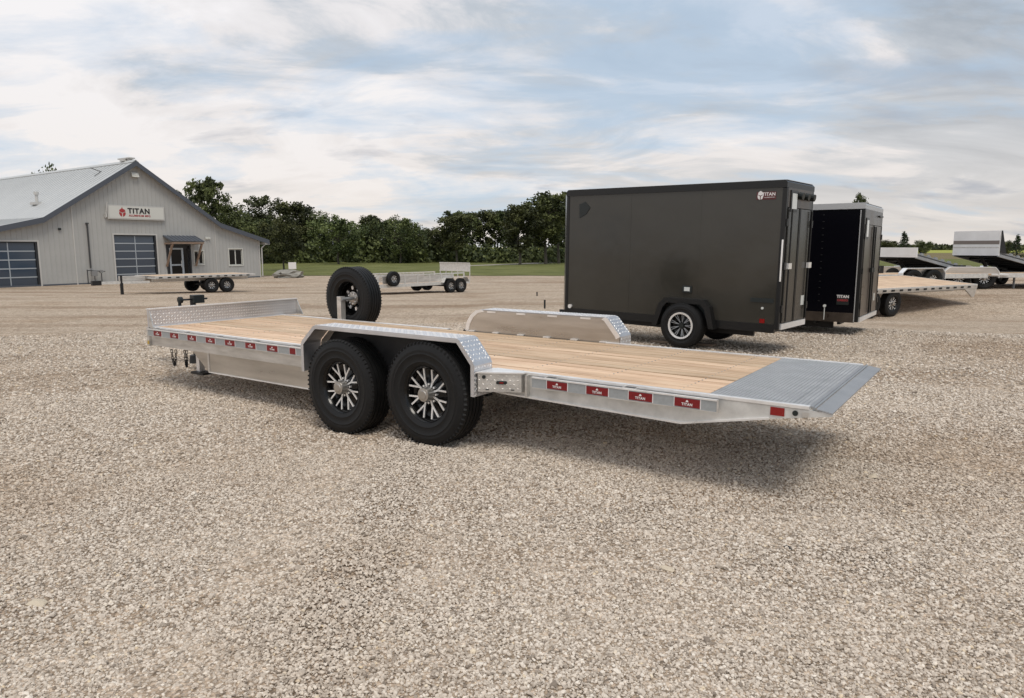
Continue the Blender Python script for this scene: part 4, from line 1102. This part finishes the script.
P1 = at(780.2, 9.80)
E1 = enclosed((3.70, 9.75, gz(3.7, 9.8)), R(-40.6), 3.68, 1.09, 0.375, 2.42, 0.012, 'cargo_trailer',
              'charcoal grey enclosed box trailer with black trim and one wheel behind the wood deck', 'trailer_skin', 'trailer_trim', 'trailer_door_skin', 'trailer_trim', -1.40, True)
def e1_marks(T):
    z1 = 2.42; z0 = 0.375
    # roof corner logo
    m = MB()
    for s in (-1, 1): m.prism([(s * 0.006, -0.055), (s * 0.006, -0.01), (s * 0.038, 0.01), (s * 0.040, -0.015), (s * 0.028, -0.045)], -0.003, 0.0005, 'y')
    m.prism([(-0.038, 0.016), (0, 0.0), (0.038, 0.016), (0.028, 0.045), (0, 0.065), (-0.028, 0.045)], -0.003, 0.0005, 'y')
    Bk = MB().prism([(-0.42, z1 - 0.255), (-0.15, z1 - 0.255), (-0.15, z1 - 0.150), (-0.42, z1 - 0.150)], 0.0005, 0.0038, 'y').build('logo_decal', 'maroon', T)
    q = m.build('emblem', 'white_print', Bk); q.location = (-0.365, 0, z1 - 0.20)
    link('lettering', text_mesh('TITAN', 0.062, 'white_print', 0.0015, 0.001, 1.05), Bk, (-0.25, -0.001, z1 - 0.185), (R(90), 0, 0))
    link('small_lettering', text_mesh('ALUMINUM MFG', 0.020, 'white_print', 0.0, 0.001, 1.0), Bk, (-0.235, -0.001, z1 - 0.228), (R(90), 0, 0))
    # shield badge near the nose
    MB().prism([(-3.68 + 0.26, z1 - 0.24), (-3.68 + 0.38, z1 - 0.20), (-3.68 + 0.48, z1 - 0.30), (-3.68 + 0.40, z1 - 0.40), (-3.68 + 0.27, z1 - 0.46)], -0.004, 0.004, 'y').build('badge', 'black_plastic', T)
    MB().box(-0.42, -0.09, -0.001, 0.0042, z0 + 0.37, z0 + 0.43).build('dark_decal', 'black_plastic', T)
    MB().tube((-0.24, 0.004, z0 + 0.29), (-0.24, -0.012, z0 + 0.29), 0.018, 10).build('side_bolt', 'window_pale', T)
    MB().box(-0.27, -0.20, -0.006, 0.0042, z0 + 0.08, z0 + 0.14).build('side_reflector', 'red_lens', T)
    MB().tube((-3.56, 0.004, z0 + 0.10), (-3.56, -0.03, z0 + 0.10), 0.035, 10).build('tie_ring', 'rim_silver', T)
    MB().tube((-0.012, -0.02, 1.05), (-0.012, -0.02, 1.62), 0.012, 8).build('grab_bar', 'rim_silver', T)
e1_marks(E1)
E2 = enclosed((6.12, 12.42, gz(6.1, 12.4)), R(-35.5), 3.05, 1.92, 0.24, 2.32, 0.0, 'cargo_trailer',
              'black enclosed box trailer with silver roof edge, half hidden behind the charcoal one', 'trailer_skin_black', 'trailer_trim', 'trailer_door_brown', 'roof_trim', None, False)
def e2_marks(T):
    z0 = 0.24
    q = MB().box(-3.0, -0.06, -0.012, -0.0045, z0 - 0.01, z0 + 0.16).build('sill_panel', 'trailer_door_brown', T)
    MB().box(-0.075, -0.06, -0.014, -0.0065, z0, 2.2).build('corner_trim', 'roof_trim', T)
    MB().prism([(-1.02, z0 + 0.165), (-0.90, z0 + 0.165), (-1.0, z0 + 0.42), (-1.02, z0 + 0.42)], -0.012, 0.003, 'y').build('gusset_plate', 'galvanised', T)
    for i in range(15):
        z = z0 + 0.35 + i * 0.118
        MB().box(-0.685, -0.655, -0.004, 0.0035, z, z + 0.012).build('rivet', 'steel_dark', T)
    MB().tube((-0.56, -0.014, z0 + 0.27), (-0.56, -0.03, z0 + 0.27), 0.028, 12).box(-0.567, -0.553, -0.022, -0.0125, z0 + 0.02, z0 + 0.25).build('plug_cable', 'window_pale', T)
    Bk = MB().box(-0.37, -0.17, -0.001, 0.0040, z0 + 0.30, z0 + 0.48).build('logo_decal', 'black_plastic', T)
    link('lettering', text_mesh('TITAN', 0.070, 'white_print', 0.002, 0.0012, 1.0), Bk, (-0.27, -0.003, z0 + 0.445), (R(90), 0, 0))
    link('small_lettering', text_mesh('CARGO', 0.050, 'red_print', 0.002, 0.0012, 1.0), Bk, (-0.27, -0.003, z0 + 0.38), (R(90), 0, 0))
    for s, x in ((0, -2.2),):
        wheel(T, x, 0.14, 0.34, -1, 0.85); wheel(T, x, 1.78, 0.34, 1, 0.85)
e2_marks(E2)
# wooden blocks chocking the charcoal trailer's wheel
for X, Y, rz, lb in ((662, 343.5, -0.6, 'flat wood block on the gravel left of the charcoal trailer wheel'), (704, 346.5, -0.75, 'flat wood block on the gravel right of the charcoal trailer wheel')):
    p = hit(X, Y)
    o = MB().box(-0.17, 0.17, -0.07, 0.07, 0.0, 0.04).build('wheel_chock', 'block_wood', None, bevel=0.005)
    o.location = p + Vector((0, 0, 0.012)); o.rotation_euler = (0, 0, rz); tag(o, lb, 'wood block', 'blocks by the charcoal trailer wheel')

# ------------------------------------------------------------------ other open trailers in the yard
def deckover(name, label, pos, rz, L_, W, deckz, wheels_x, r, tongue=True, gusset=False, cat='trailer', roll=0.0):
    """flat deck trailer, x rearward, near side y=0; wheels under the deck"""
    T = thing(name, label, cat, pos, (roll, 0, rz))
    MB().box(0, L_, 0.04, W - 0.04, deckz - 0.05, deckz).build('deck', 'deck_wood', T)
    for y in (0, W - 0.038):
        MB().box(0, L_, y, y + 0.038, deckz - 0.13, deckz + 0.012).build('side_rail', 'aluminium_painted', T)
        MB().box(0.02, L_ - 0.02, y + (-0.012 if y == 0 else 0.04), y + (-0.002 if y == 0 else 0.05), deckz - 0.10, deckz - 0.03).build('rub_rail', 'aluminium', T)
    n = int(L_ / 0.42)
    for i in range(n):
        x = 0.15 + i * 0.42
        MB().box(x, x + 0.17, -0.020, -0.0125, deckz - 0.095, deckz - 0.035).build('reflector', 'steel_dark', T)
    MB().box(0, 0.04, 0.04, W - 0.04, deckz - 0.13, deckz + 0.011).build('front_rail', 'aluminium_painted', T)
    MB().box(L_ - 0.04, L_, 0.04, W - 0.04, deckz - 0.13, deckz + 0.011).build('rear_rail', 'aluminium_painted', T)
    for y in (W * 0.28, W * 0.72):
        MB().box(0.1, L_ - 0.1, y - 0.05, y + 0.05, deckz - 0.30, deckz - 0.131).build('frame_beam', 'aluminium_painted', T)
    if gusset:
        for y in (0.0, W - 0.04):
            MB().prism([(L_ - 0.75, deckz - 0.13), (L_, deckz - 0.13), (L_ - 0.10, deckz - 0.42), (L_ - 0.22, deckz - 0.42)], y, y + 0.04, 'y').build('tail_gusset', 'aluminium', T)
    for wx in wheels_x:
        wheel(T, wx, 0.16, r, -1, r / 0.40, spin=wx); wheel(T, wx, W - 0.16, r, 1, r / 0.40, spin=wx)
        MB().tube((wx, 0.2, r), (wx, W - 0.2, r), 0.05, 8).build('axle', 'steel_dark', T)
    if tongue:
        for s in (-1, 1):
            MB().bar((0, W / 2 + s * 0.5, deckz - 0.28), (-2.1, W / 2 + s * 0.05, deckz - 0.28), 0.07, 0.12).build('tongue_beam', 'aluminium_painted', T)
        MB().box(-1.15, -0.1, W / 2 - 0.25, W / 2 + 0.25, deckz - 0.21, deckz + 0.02).build('tongue_box', 'aluminium', T)
        MB().box(-2.45, -2.05, W / 2 - 0.10, W / 2 + 0.10, deckz - 0.38, deckz - 0.16).build('coupler', 'steel_dark', T)
        J = MB().box(-1.28, -1.16, W / 2 - 0.30, W / 2 - 0.20, 0.0, deckz - 0.30).build('jack', 'steel_dark', T)
        MB().tube((-1.22, W / 2 - 0.25, deckz - 0.30), (-1.22, W / 2 - 0.25, deckz + 0.06), 0.05, 10).build('jack_head', 'steel_dark', J)
    return T
# left yard: deck trailer parked before the shop
pL = at(214, 36.9)
az = R(40)
rL = math.atan2(math.cos(az), math.sin(az))
u = Vector((math.sin(az), math.cos(az), 0))
wm = pL - u * 3.05
deckover('deck_trailer', 'flat wood topped deck trailer parked before the shop', (wm.x, wm.y, pL.z), rL, 5.3, 2.4, 0.93, (2.85, 3.70), 0.385)
# right yard: deckover trailer behind the black enclosed trailer
pR = hit(893, 317.0)
azr = R(60); rR = math.atan2(math.cos(azr), math.sin(azr)); ur = Vector((math.sin(azr), math.cos(azr), 0))
wr = pR - ur * 3.4
deckover('deck_trailer', 'wood topped deck trailer emerging from behind the black box trailer, one wheel showing', (wr.x, wr.y, pR.z), rR, 7.9, 2.6, 0.88, (3.4, 2.35), 0.40, tongue=False, gusset=True, roll=R(4.6))

def utility_trailer():
    p = at(450, 37.0); p.z = -1.52 + 0 + H - 0.0 + gz(p.x, p.y) * 0 + gz(p.x, p.y)
    az = R(41); rz = math.atan2(math.cos(az), math.sin(az)); u = Vector((math.sin(az), math.cos(az), 0))
    o = p - u * 4.75
    T = thing('utility_trailer', 'silver open utility trailer with low rails and raised rear gate by the lawn', 'trailer', (o.x, o.y, gz(p.x, p.y)), (0, 0, rz))
    L_, W, dz = 6.2, 2.35, 0.55
    MB().box(0, L_, 0.05, W - 0.05, dz - 0.04, dz).build('deck', 'deck_wood', T)
    for y in (0, W - 0.06):
        MB().box(0, L_, y, y + 0.06, dz - 0.12, dz + 0.04).build('side_beam', 'aluminium_painted', T)
        MB().box(0, L_ - 0.4, y, y + 0.06, dz + 0.42, dz + 0.48).build('top_rail', 'aluminium_painted', T)
        for i in range(8):
            x = 0.0 + i * 0.82
            MB().box(x, x + 0.07, y + 0.005, y + 0.055, dz + 0.041, dz + 0.419).build('rail_post', 'aluminium_painted', T)
        MB().box(0.3, 5.0, y + 0.02, y + 0.035, dz + 0.06, dz + 0.40).build('side_panel', 'aluminium', T)
    MB().box(-0.06, -0.001, 0, W, dz + 0.42, dz + 0.48).box(-0.06, -0.001, 0, W, dz - 0.12, dz + 0.04).build('front_rail', 'aluminium_painted', T)
    for y in np.linspace(0, W - 0.06, 5):
        MB().box(-0.055, -0.005, y, y + 0.06, dz + 0.041, dz + 0.419).build('rail_post', 'aluminium_painted', T)
    G = MB().box(L_ + 0.01, L_ + 0.04, 0.0, W, dz + 0.55, dz + 0.92).build('rear_gate', 'aluminium_painted', T)
    for y in np.linspace(0.0, W - 0.05, 6):
        MB().box(L_ + 0.012, L_ + 0.038, y, y + 0.05, dz + 0.101, dz + 0.549).build('gate_post', 'aluminium_painted', G)
    for z in (dz + 0.05, dz + 0.5, dz + 0.93):
        MB().box(L_ - 0.02, L_ + 0.009, 0.0, W, z, z + 0.05).build('gate_bar', 'aluminium_painted', G)
    for s, y in ((-1, -0.13), (1, W + 0.13)):
        for wx in (4.6, 5.35):
            wheel(T, wx, y, 0.37, s, 0.37 / 0.40)
        ya, yb = (y - 0.12, -0.001) if s < 0 else (W + 0.001, y + 0.12)
        MB().strip([(4.05, 0.55), (4.2, 0.80), (5.75, 0.80), (5.9, 0.55)], ya, yb, 0.01).build('fender', 'aluminium_painted', T)
    for wx in (4.6, 5.35): MB().tube((wx, -0.1, 0.37), (wx, W + 0.1, 0.37), 0.05, 8).build('axle', 'steel_dark', T)
    for s in (-1, 1):
        MB().bar((0, W / 2 + s * 0.5, dz - 0.08), (-1.3, W / 2 + s * 0.05, dz - 0.08), 0.07, 0.12).build('tongue_beam', 'aluminium_painted', T)
    MB().box(-1.15, -1.05, W / 2 - 0.05, W / 2 + 0.05, 0, dz + 0.25).build('jack', 'aluminium_painted', T)
    o2 = T.matrix_basis @ Vector((0.80, -0.16, dz + 0.30))
    Sp = thing('spare_wheel', 'small spare wheel on the front rail of the silver utility trailer', 'wheel', o2, (0, 0, rz))
    wheel(Sp, 0, 0, 0, -1, 0.36 / 0.40)
    # jockey support seen under the front
    return T
utility_trailer()

def tilt_trailer(label, X, d, azd, W, hb, ztop, bed, slope, stripe, wheel_on, Xr=None):
    """tilt-bed trailer: headboard faces the viewer, bed slopes down behind it"""
    p = at(X, d)
    rz = math.atan2(math.cos(azd), math.sin(azd))
    T = thing('tilt_trailer', label, 'trailer', p, (0, 0, rz))
    # local x away along the bed, y across (left), z up
    D = bpy.data.objects.new('tilting_bed', MB().box(0, bed, 0, W, -0.05, 0.0).mesh('tilting_bed', 'steel_dark')); COL.objects.link(D); D.parent = T
    D.location = (0, 0, ztop - hb); D.rotation_euler = (0, slope, 0)
    for y in (0.0, W - 0.06): MB().box(0, bed, y, y + 0.06, -0.16, 0.03).build('bed_beam', 'galvanised', D)
    for y in (0.03, W - 0.09):
        for i in range(int(bed / 0.42)):
            MB().box(0.25 + i * 0.42, 0.40 + i * 0.42, y, y + 0.06, 0.031, 0.10).build('bed_cleat', 'galvanised', D)
    for i in range(int(bed / 0.6)):
        MB().box(0.3 + i * 0.6, 0.36 + i * 0.6, 0.07, W - 0.07, -0.13, -0.051).build('cross_member', 'steel_dark', D)
    Hd = MB().box(-0.05, 0.0, -0.01, W + 0.01, ztop - hb - 0.12, ztop).build('headboard', 'panel_silver', T)
    if stripe:
        MB().box(-0.058, -0.051, 0, W, ztop - hb * 0.62, ztop - hb * 0.45).build('stripe', 'stripe_brown', Hd)
        MB().box(-0.056, -0.051, 0, W, ztop - hb * 0.80, ztop - hb * 0.74).build('panel_fold', 'aluminium', Hd)
        MB().prism([(0.0, ztop - hb), (0.35, ztop - hb - 0.05), (0.05, ztop), (0.0, ztop)], -0.03, -0.012, 'y').build('headboard_gusset', 'steel_dark', Hd)
    # chassis
    for y in (0.1, W - 0.2):
        MB().box(-0.9, bed * 1.05, y, y + 0.1, 0.40, 0.58).build('chassis_beam', 'galvanised', T)
    for x in (0.2, 1.8, 3.4): MB().box(x, x + 0.08, 0.2, W - 0.2, 0.42, 0.56).build('chassis_cross_bar', 'steel_dark', T)
    MB().bar((0.9, W / 2, 0.5), (0.25, W / 2, ztop - hb - 0.1), 0.09, 0.09).build('lift_ram', 'steel_dark', T)
    for s in (-1, 1):
        MB().bar((-0.9, W / 2 + s * (W / 2 - 0.15), 0.49), (-2.1, W / 2 + s * 0.05, 0.49), 0.08, 0.13).build('tongue_beam', 'galvanised', T)
    MB().box(-1.7, -1.6, W / 2 - 0.05, W / 2 + 0.05, 0, 0.8).build('jack', 'panel_silver', T)
    MB().box(-1.3, -1.0, W * 0.3, W * 0.7, 0.56, 0.9).build('pump_box', 'steel_dark', T)
    for s, y in ((-1, -0.16), (1, W + 0.16)):
        for wx in wheel_on:
            wheel(T, wx, y, 0.37, s, 0.37 / 0.40)
        ya, yb = (y - 0.12, -0.001) if s < 0 else (W + 0.001, y + 0.12)
        a, b = wheel_on[0], wheel_on[-1]
        MB().strip([(a - 0.5, 0.55), (a - 0.38, 0.82), (b + 0.38, 0.82), (b + 0.5, 0.55)], ya, yb, 0.01).build('fender', 'panel_silver', T)
    return T
tilt_trailer('tilt bed trailer with plain low silver headboard, right behind the black box trailer', 918, 27.5, R(66), 2.1, 0.26, 1.60, 4.6, R(11), False, (2.2, 3.0))
tilt_trailer('tilt bed trailer with tall silver headboard crossed by a brown stripe', 1000, 28.0, R(70), 1.95, 0.86, 2.26, 5.0, R(11), True, (2.4, 3.2))

def fendered_deck(label, X, d, azd, closed=False):
    p = at(X, d); rz = math.atan2(math.cos(azd), math.sin(azd))
    T = thing('flatbed_trailer', label, 'trailer', p, (0, 0, rz))
    MB().box(-3.2, 3.4, -0.86, 0.86, 0.56, 0.61).build('deck', 'deck_wood', T)
    for s in (-1, 1):
        ya, yb = sorted((s * 0.862, s * 0.905))
        MB().box(-3.2, 3.2, ya, yb, 0.45, 0.618).build('side_beam', 'aluminium_painted', T)
        fe = MB().strip(FPROF, *((-1.125, -0.912) if s < 0 else (0.912, 1.125)), 0.02).build('fender', 'panel_silver', T)
        pts = [(-0.97, 0.56), (0.93, 0.56)] + [(x - 0.008 * (1 if x > 0 else -1), z - 0.008) for x, z in FPROF[-2:0:-1]]
        MB().prism(pts, *((-0.911, -0.906) if s < 0 else (0.906, 0.911)), 'y').build('fender_side_wall', 'aluminium_satin', T)
        if closed and s < 0: MB().prism([(x, z) if z > 0.5 else (x, 0.5) for x, z in [(a * 0.985, b - 0.02) for a, b in FPROF]], -1.120, -1.114, 'y').build('fender_skirt', 'aluminium_satin', T)
        for x in (-0.45, 0.46): wheel(T, x, s * 0.985, 0.40, s)
    MB().prism([(3.41, 0.61), (4.9, 0.55), (4.9, 0.51), (3.41, 0.55)], -0.86, 0.86, 'y').build('tail_ramp', 'panel_silver', T)
    MB().box(4.75, 4.80, -0.7, -0.64, 0.0, 0.52).build('prop_leg', 'galvanised', T)
    for x in (-0.45, 0.46): MB().tube((x, -0.95, 0.40), (x, 0.95, 0.40), 0.05, 8).build('axle', 'steel_dark', T)
    return T
fendered_deck('low wood deck trailer whose silver fender shows past the black box trailer', 903, 27.2, R(75))
fendered_deck('low wood deck trailer with brown sided fender and long silver tail at the right edge', 962, 28.6, R(100), True)

# ------------------------------------------------------------------ small things in the yard
for X, Y, h, lb in ((544.7, 308.5, 0.24, 'short black stake standing in the gravel left of the charcoal trailer, the nearer one'), (537, 296.0, 0.15, 'small black stake farther back in the gravel, left of the charcoal trailer')):
    p = hit(X, Y)
    o = MB().tube((0, 0, -0.02), (0, 0, h), 0.028, 10).tube((0, 0, h), (0, 0, h + 0.02), 0.034, 10).build('stake', 'black_plastic', None)
    o.location = p; tag(o, lb, 'stake', 'black stakes in the gravel')
p = at(288, 58.5)
o = link('boulder', rock_mesh('boulder', 5, 3, 'rock', 0.75), None, p + Vector((0, 0, 0.25)), (0, 0, 0.4), (1.9, 1.2, 1.05)); tag(o, 'low grey boulder at the edge of the lawn below the small white sign', 'rock')
p = at(291.5, 61)
T = thing('notice_board', 'small blank white sign board standing behind the boulder on the lawn edge', 'sign', p, (0, 0, R(15)))
MB().box(-0.32, 0.32, -0.02, 0.02, 0.65, 1.22).build('board', 'white_print', T); MB().box(-0.25, -0.19, 0.021, 0.06, 0, 1.1).build('post', 'timber', T); MB().box(0.19, 0.25, 0.021, 0.06, 0, 1.1).build('post', 'timber', T)
# stones larger than the rest
bs = random.Random(9)
for X, Y, s, lb in ((38, 605, 0.06, 'flat tan stone at the lower left of the gravel'), (667, 571, 0.045, 'yellowish square stone among the chips right of centre'), (873, 477, 0.05, 'pale single stone in the gravel right of the trailer tail'), (788, 549, 0.03, 'small dark flat stone in the gravel below the tail')):
    p = hit(X, Y); o = link('stone', rock_mesh('stone', int(X), 2, 'pale_stone' if 'dark' not in lb else 'steel_dark', 0.4), None, p + Vector((0, 0, 0.006)), (0, 0, bs.random() * 6), (s * 1.5, s * 1.1, s)); tag(o, lb, 'stone')

# ------------------------------------------------------------------ trees
def tree_proto(kind, seed):
    rs = random.Random(seed); tr = MB(); tips = []
    h = 1.0
    lean = Vector((rs.uniform(-.03, .03), rs.uniform(-.03, .03), 0))
    def limb(p, q, r0, r1, n=6): tr.tube(p, q, r0, n, r1, cap=False)
    th = {'broad': 0.62, 'tall': 0.80, 'airy': 0.86, 'conifer': 0.97}[kind]
    pts = [Vector((0, 0, 0))]
    for i in range(1, 6):
        pts.append(Vector((rs.uniform(-.012, .012) * i, rs.uniform(-.012, .012) * i, th * i / 5)) + lean * i / 5)
    for i in range(5): limb(pts[i], pts[i + 1], 0.020 * (1 - i * 0.17), 0.020 * (1 - (i + 1) * 0.17), 8)
    nb = {'broad': 20, 'tall': 24, 'airy': 26, 'conifer': 60}[kind]
    lo = {'broad': 0.16, 'tall': 0.20, 'airy': 0.30, 'conifer': 0.10}[kind]
    for i in range(nb):
        t = lo + (th - lo) * (i + rs.random()) / nb; k = min(4, int(t / th * 5)); f = t / th * 5 - k
        p = pts[k].lerp(pts[k + 1], f); a = i * 2.4 + rs.uniform(-.5, .5)
        u_ = (t - lo) / (th - lo)
        if kind == 'conifer': ln = 0.20 * (1 - u_) + 0.02; up = -0.12
        elif kind == 'broad': ln = (0.20 + 0.20 * math.sin(math.pi * min(1, u_ * 0.95))) * rs.uniform(.75, 1.15); up = 0.35 + 0.5 * u_
        elif kind == 'tall': ln = (0.10 + 0.14 * math.sin(math.pi * min(1, u_))) * rs.uniform(.7, 1.2); up = 0.7
        else: ln = (0.10 + 0.13 * math.sin(math.pi * min(1, u_))) * rs.uniform(.6, 1.4); up = 0.6
        q = p + Vector((math.cos(a) * ln, math.sin(a) * ln, ln * up))
        limb(p, q, 0.006, 0.002, 4); tips.append((q, u_)); tips.append((p.lerp(q, 0.6), u_))
    tips.append((pts[-1] + Vector((0, 0, 0.04)), 1.0))
    # leaves: small quads in clumps round the limb ends
    V = []; Fc = []; tint = []
    nl = {'broad': 165, 'tall': 120, 'airy': 75, 'conifer': 30}[kind]
    cr = {'broad': 0.095, 'tall': 0.068, 'airy': 0.055, 'conifer': 0.035}[kind]
    ls = {'broad': 0.0155, 'tall': 0.014, 'airy': 0.012, 'conifer': 0.012}[kind]
    for q, u_ in tips:
        c0 = rs.uniform(0.0, 0.75); rr = cr * rs.uniform(0.65, 1.3)
        for j in range(nl):
            d = Vector((rs.gauss(0, 1), rs.gauss(0, 1), rs.gauss(0, 1))).normalized() * rr * 1.35 * (rs.random() ** 0.75)
            d.z *= 0.72
            c = q + d; s = ls * rs.uniform(0.6, 1.3)
            n1 = Vector((rs.gauss(0, 1), rs.gauss(0, 1), rs.gauss(0, 1))).normalized(); n2 = n1.orthogonal().normalized(); n1 = n1.cross(n2)
            o_ = len(V); V += [c - n1 * s - n2 * s * .6, c + n1 * s - n2 * s * .6, c + n1 * s * .7 + n2 * s * .6, c - n1 * s * .7 + n2 * s * .6]
            Fc.append((o_, o_ + 1, o_ + 2, o_ + 3)); tint.append(min(1, max(0, c0 + rs.uniform(-.2, .3))))
    zt = max(v.z for v in V); 
    me = bpy.data.meshes.new('crown'); me.from_pydata([tuple(v / zt) for v in V], [], Fc)
    a_ = me.attributes.new('tint', 'FLOAT', 'FACE'); a_.data.foreach_set('value', np.array(tint, np.float32))
    me.materials.append(M['needles' if kind == 'conifer' else ('leaves_pale' if kind == 'airy' else 'leaves')])
    tr.v = [tuple(Vector(v) / zt) for v in tr.v]
    return tr.mesh('trunk', 'bark', True), me
PROTO = {}
for kind, n in (('broad', 4), ('tall', 3), ('airy', 3), ('conifer', 1)):
    PROTO[kind] = [tree_proto(kind, 100 + 13 * i + len(kind)) for i in range(n)]
tr_rs = random.Random(5)
def tree(X, d, Ytop, kind, label, group=None, wide=1.0, name=None, i=None):
    p = at(X, d); h = (247 - Ytop) * d / F + H - p.z
    T = thing(name or {'broad': 'leafy_tree', 'tall': 'tall_tree', 'airy': 'slender_tree', 'conifer': 'spruce_tree'}[kind], label, 'tree', p, (0, 0, tr_rs.random() * 6.28), group)
    T.scale = (h * wide, h * wide, h)
    tm, cm = PROTO[kind][i if i is not None else tr_rs.randrange(len(PROTO[kind]))]
    link('trunk', tm, T); link('crown', cm, T)
    return T
G1 = 'trees in the dense belt beyond the lawn'
LB = {'broad': 'round crowned tree', 'tall': 'narrow crowned tree', 'airy': 'thin crowned tree'}
ORD = 'first second third fourth fifth sixth seventh eighth ninth tenth eleventh twelfth thirteenth fourteenth fifteenth sixteenth seventeenth eighteenth nineteenth twentieth'.split()
BELT = [
(232, 204, 'tall', 1.0, 112), (249, 208, 'broad', .9, 120), (266, 197, 'airy', 1.1, 118),
                    (262, 214, 'broad', 1.0, 108), (297, 202, 'tall', 1.2, 116), (318, 213, 'broad', 0.9, 120), (309, 207, 'airy', .9, 124), (338, 214, 'broad', 1.15, 104), (357, 222, 'broad', 0.9, 118), (372, 215, 'tall', 1.0, 122),
                    (386, 214, 'broad', .8, 118), (400, 218, 'broad', 1.0, 110), (414, 223, 'broad', 0.9, 118), (430, 226, 'broad', .9, 122), (443, 227, 'broad', .9, 120), (462, 211, 'tall', 1.2, 128), (474, 212, 'airy', 1.2, 132), (486, 210, 'tall', 1.0, 130), (498, 211, 'airy', 1.1, 134), (509, 211, 'tall', 1.0, 130),
                    (531, 209, 'tall', 1.1, 128), (560, 203, 'tall', 1.0, 124), (578, 200, 'tall', 1.2, 126), (203, 212, 'broad', .8, 122), (190, 216, 'broad', .8, 124), (220, 218, 'broad', .9, 126), (170, 222, 'broad', 1, 126), (278, 220, 'broad', .9, 128), (240, 226, 'broad', 1, 130), (300, 224, 'broad', 1, 132), (330, 226, 'broad', 1, 132), (365, 230, 'broad', 1, 132), (395, 228, 'broad', 1, 132), (420, 233, 'broad', 1, 132), (450, 235, 'broad', .9, 135)]
cnt = {}
for X, Y, k, w_, d in sorted(BELT):
    row = 'back row' if d >= 126 else 'front row'
    n_ = cnt[(k, row)] = cnt.get((k, row), 0) + 1
    tree(X, d, Y, k, '%s, %s from the shop in the tree belt %s' % (LB[k], ORD[n_ - 1], row), G1, w_)
tree(180, 88, 191, 'tall', 'tree top just showing above the right slope of the shop roof', wide=0.5, i=2)
tree(209, 96, 179, 'tall', 'tallest tree left of the lawn, rising behind the right end of the shop', wide=0.72, i=1)
tree(54, 95, 166, 'broad', 'dark tree crown peeping over the ridge of the shop roof at the left', wide=0.55, i=1)
tree(283, 76, 214, 'broad', 'small round tree alone on the lawn behind the boulder', wide=0.85, i=2)
tree(457, 112, 214, 'tall', 'lone tree with a clear trunk above the raised gate of the utility trailer', wide=1.2, i=0)
tree(520, 100, 205, 'tall', 'tree with a clear trunk beside the lane in the middle of the lawn', wide=1.25, i=2)
tree(546, 104, 192, 'tall', 'very tall pale tree beside the front of the charcoal box trailer', wide=1.2, i=1)
tree(559, 108, 196, 'airy', 'tall thin tree right against the front edge of the charcoal box trailer', wide=1.1, i=1)
tree(857, 74, 193.5, 'airy', 'tree tip showing above the silver roof edge of the black box trailer', wide=0.5, i=2)
tree(904, 130, 231, 'conifer', 'dark spruce standing above the far trees beside the black box trailer', wide=1.3)
tree(924, 190, 239.5, 'broad', 'small round far tree left of the striped headboard', wide=1.1)
tree(1017, 150, 234, 'conifer', 'dark spruce at the right edge beyond the fields', wide=1.3)
tree(1007, 190, 240, 'broad', 'small round far tree right of the striped headboard', wide=1.0)
tree(888, 190, 239, 'broad', 'small round far tree between the black box trailer and the spruce', wide=1.4)

def leaf_mass(name, label, cat, spots, per, size, m):
    rs = random.Random(len(spots)); V = []; Fc = []; tint = []
    for (x, y, z, rx, rz_) in spots:
        c0 = rs.uniform(0, 0.6)
        for j in range(per):
            d = Vector((rs.gauss(0, 1), rs.gauss(0, 1), rs.gauss(0, 1))).normalized() * rs.random() ** 0.4
            c = Vector((x + d.x * rx, y + d.y * rx, z + abs(d.z) * rz_)); s = size * rs.uniform(.6, 1.3)
            n1 = Vector((rs.gauss(0, 1), rs.gauss(0, 1), rs.gauss(0, 1))).normalized(); n2 = n1.orthogonal().normalized(); n1 = n1.cross(n2)
            o_ = len(V); V += [c - n1 * s - n2 * s * .6, c + n1 * s - n2 * s * .6, c + n1 * s * .7 + n2 * s * .6, c - n1 * s * .7 + n2 * s * .6]
            Fc.append((o_, o_ + 1, o_ + 2, o_ + 3)); tint.append(min(1, max(0, c0 + rs.uniform(-.2, .3))))
    me = bpy.data.meshes.new(name); me.from_pydata([tuple(v) for v in V], [], Fc)
    a_ = me.attributes.new('tint', 'FLOAT', 'FACE'); a_.data.foreach_set('value', np.array(tint, np.float32)); me.materials.append(M[m])
    o = link(name, me); o['kind'] = 'stuff'; tag(o, label, cat); return o
rs = random.Random(4); sp = []
X = 150
while X < 700:
    d = rs.uniform(112, 134); p = at(X, d); sp.append((p.x, p.y, p.z, rs.uniform(1.5, 3), rs.uniform(2.0, 5.0 if X < 440 else 3.2))); X += 2.3
leaf_mass('undergrowth', 'dark tangled undergrowth along the foot of the tree belt', 'bushes', sp, 160, 0.26, 'leaves')
sp = []; X = 860
while X < 1100:
    d = rs.uniform(560, 640); p = at(X, d); sp.append((p.x, p.y, p.z, rs.uniform(5, 9), rs.uniform(2, 5.5))); X += 1.0
leaf_mass('distant_woods', 'thin dark line of woods along the horizon beyond the green fields', 'woods', sp, 70, 1.1, 'leaves')
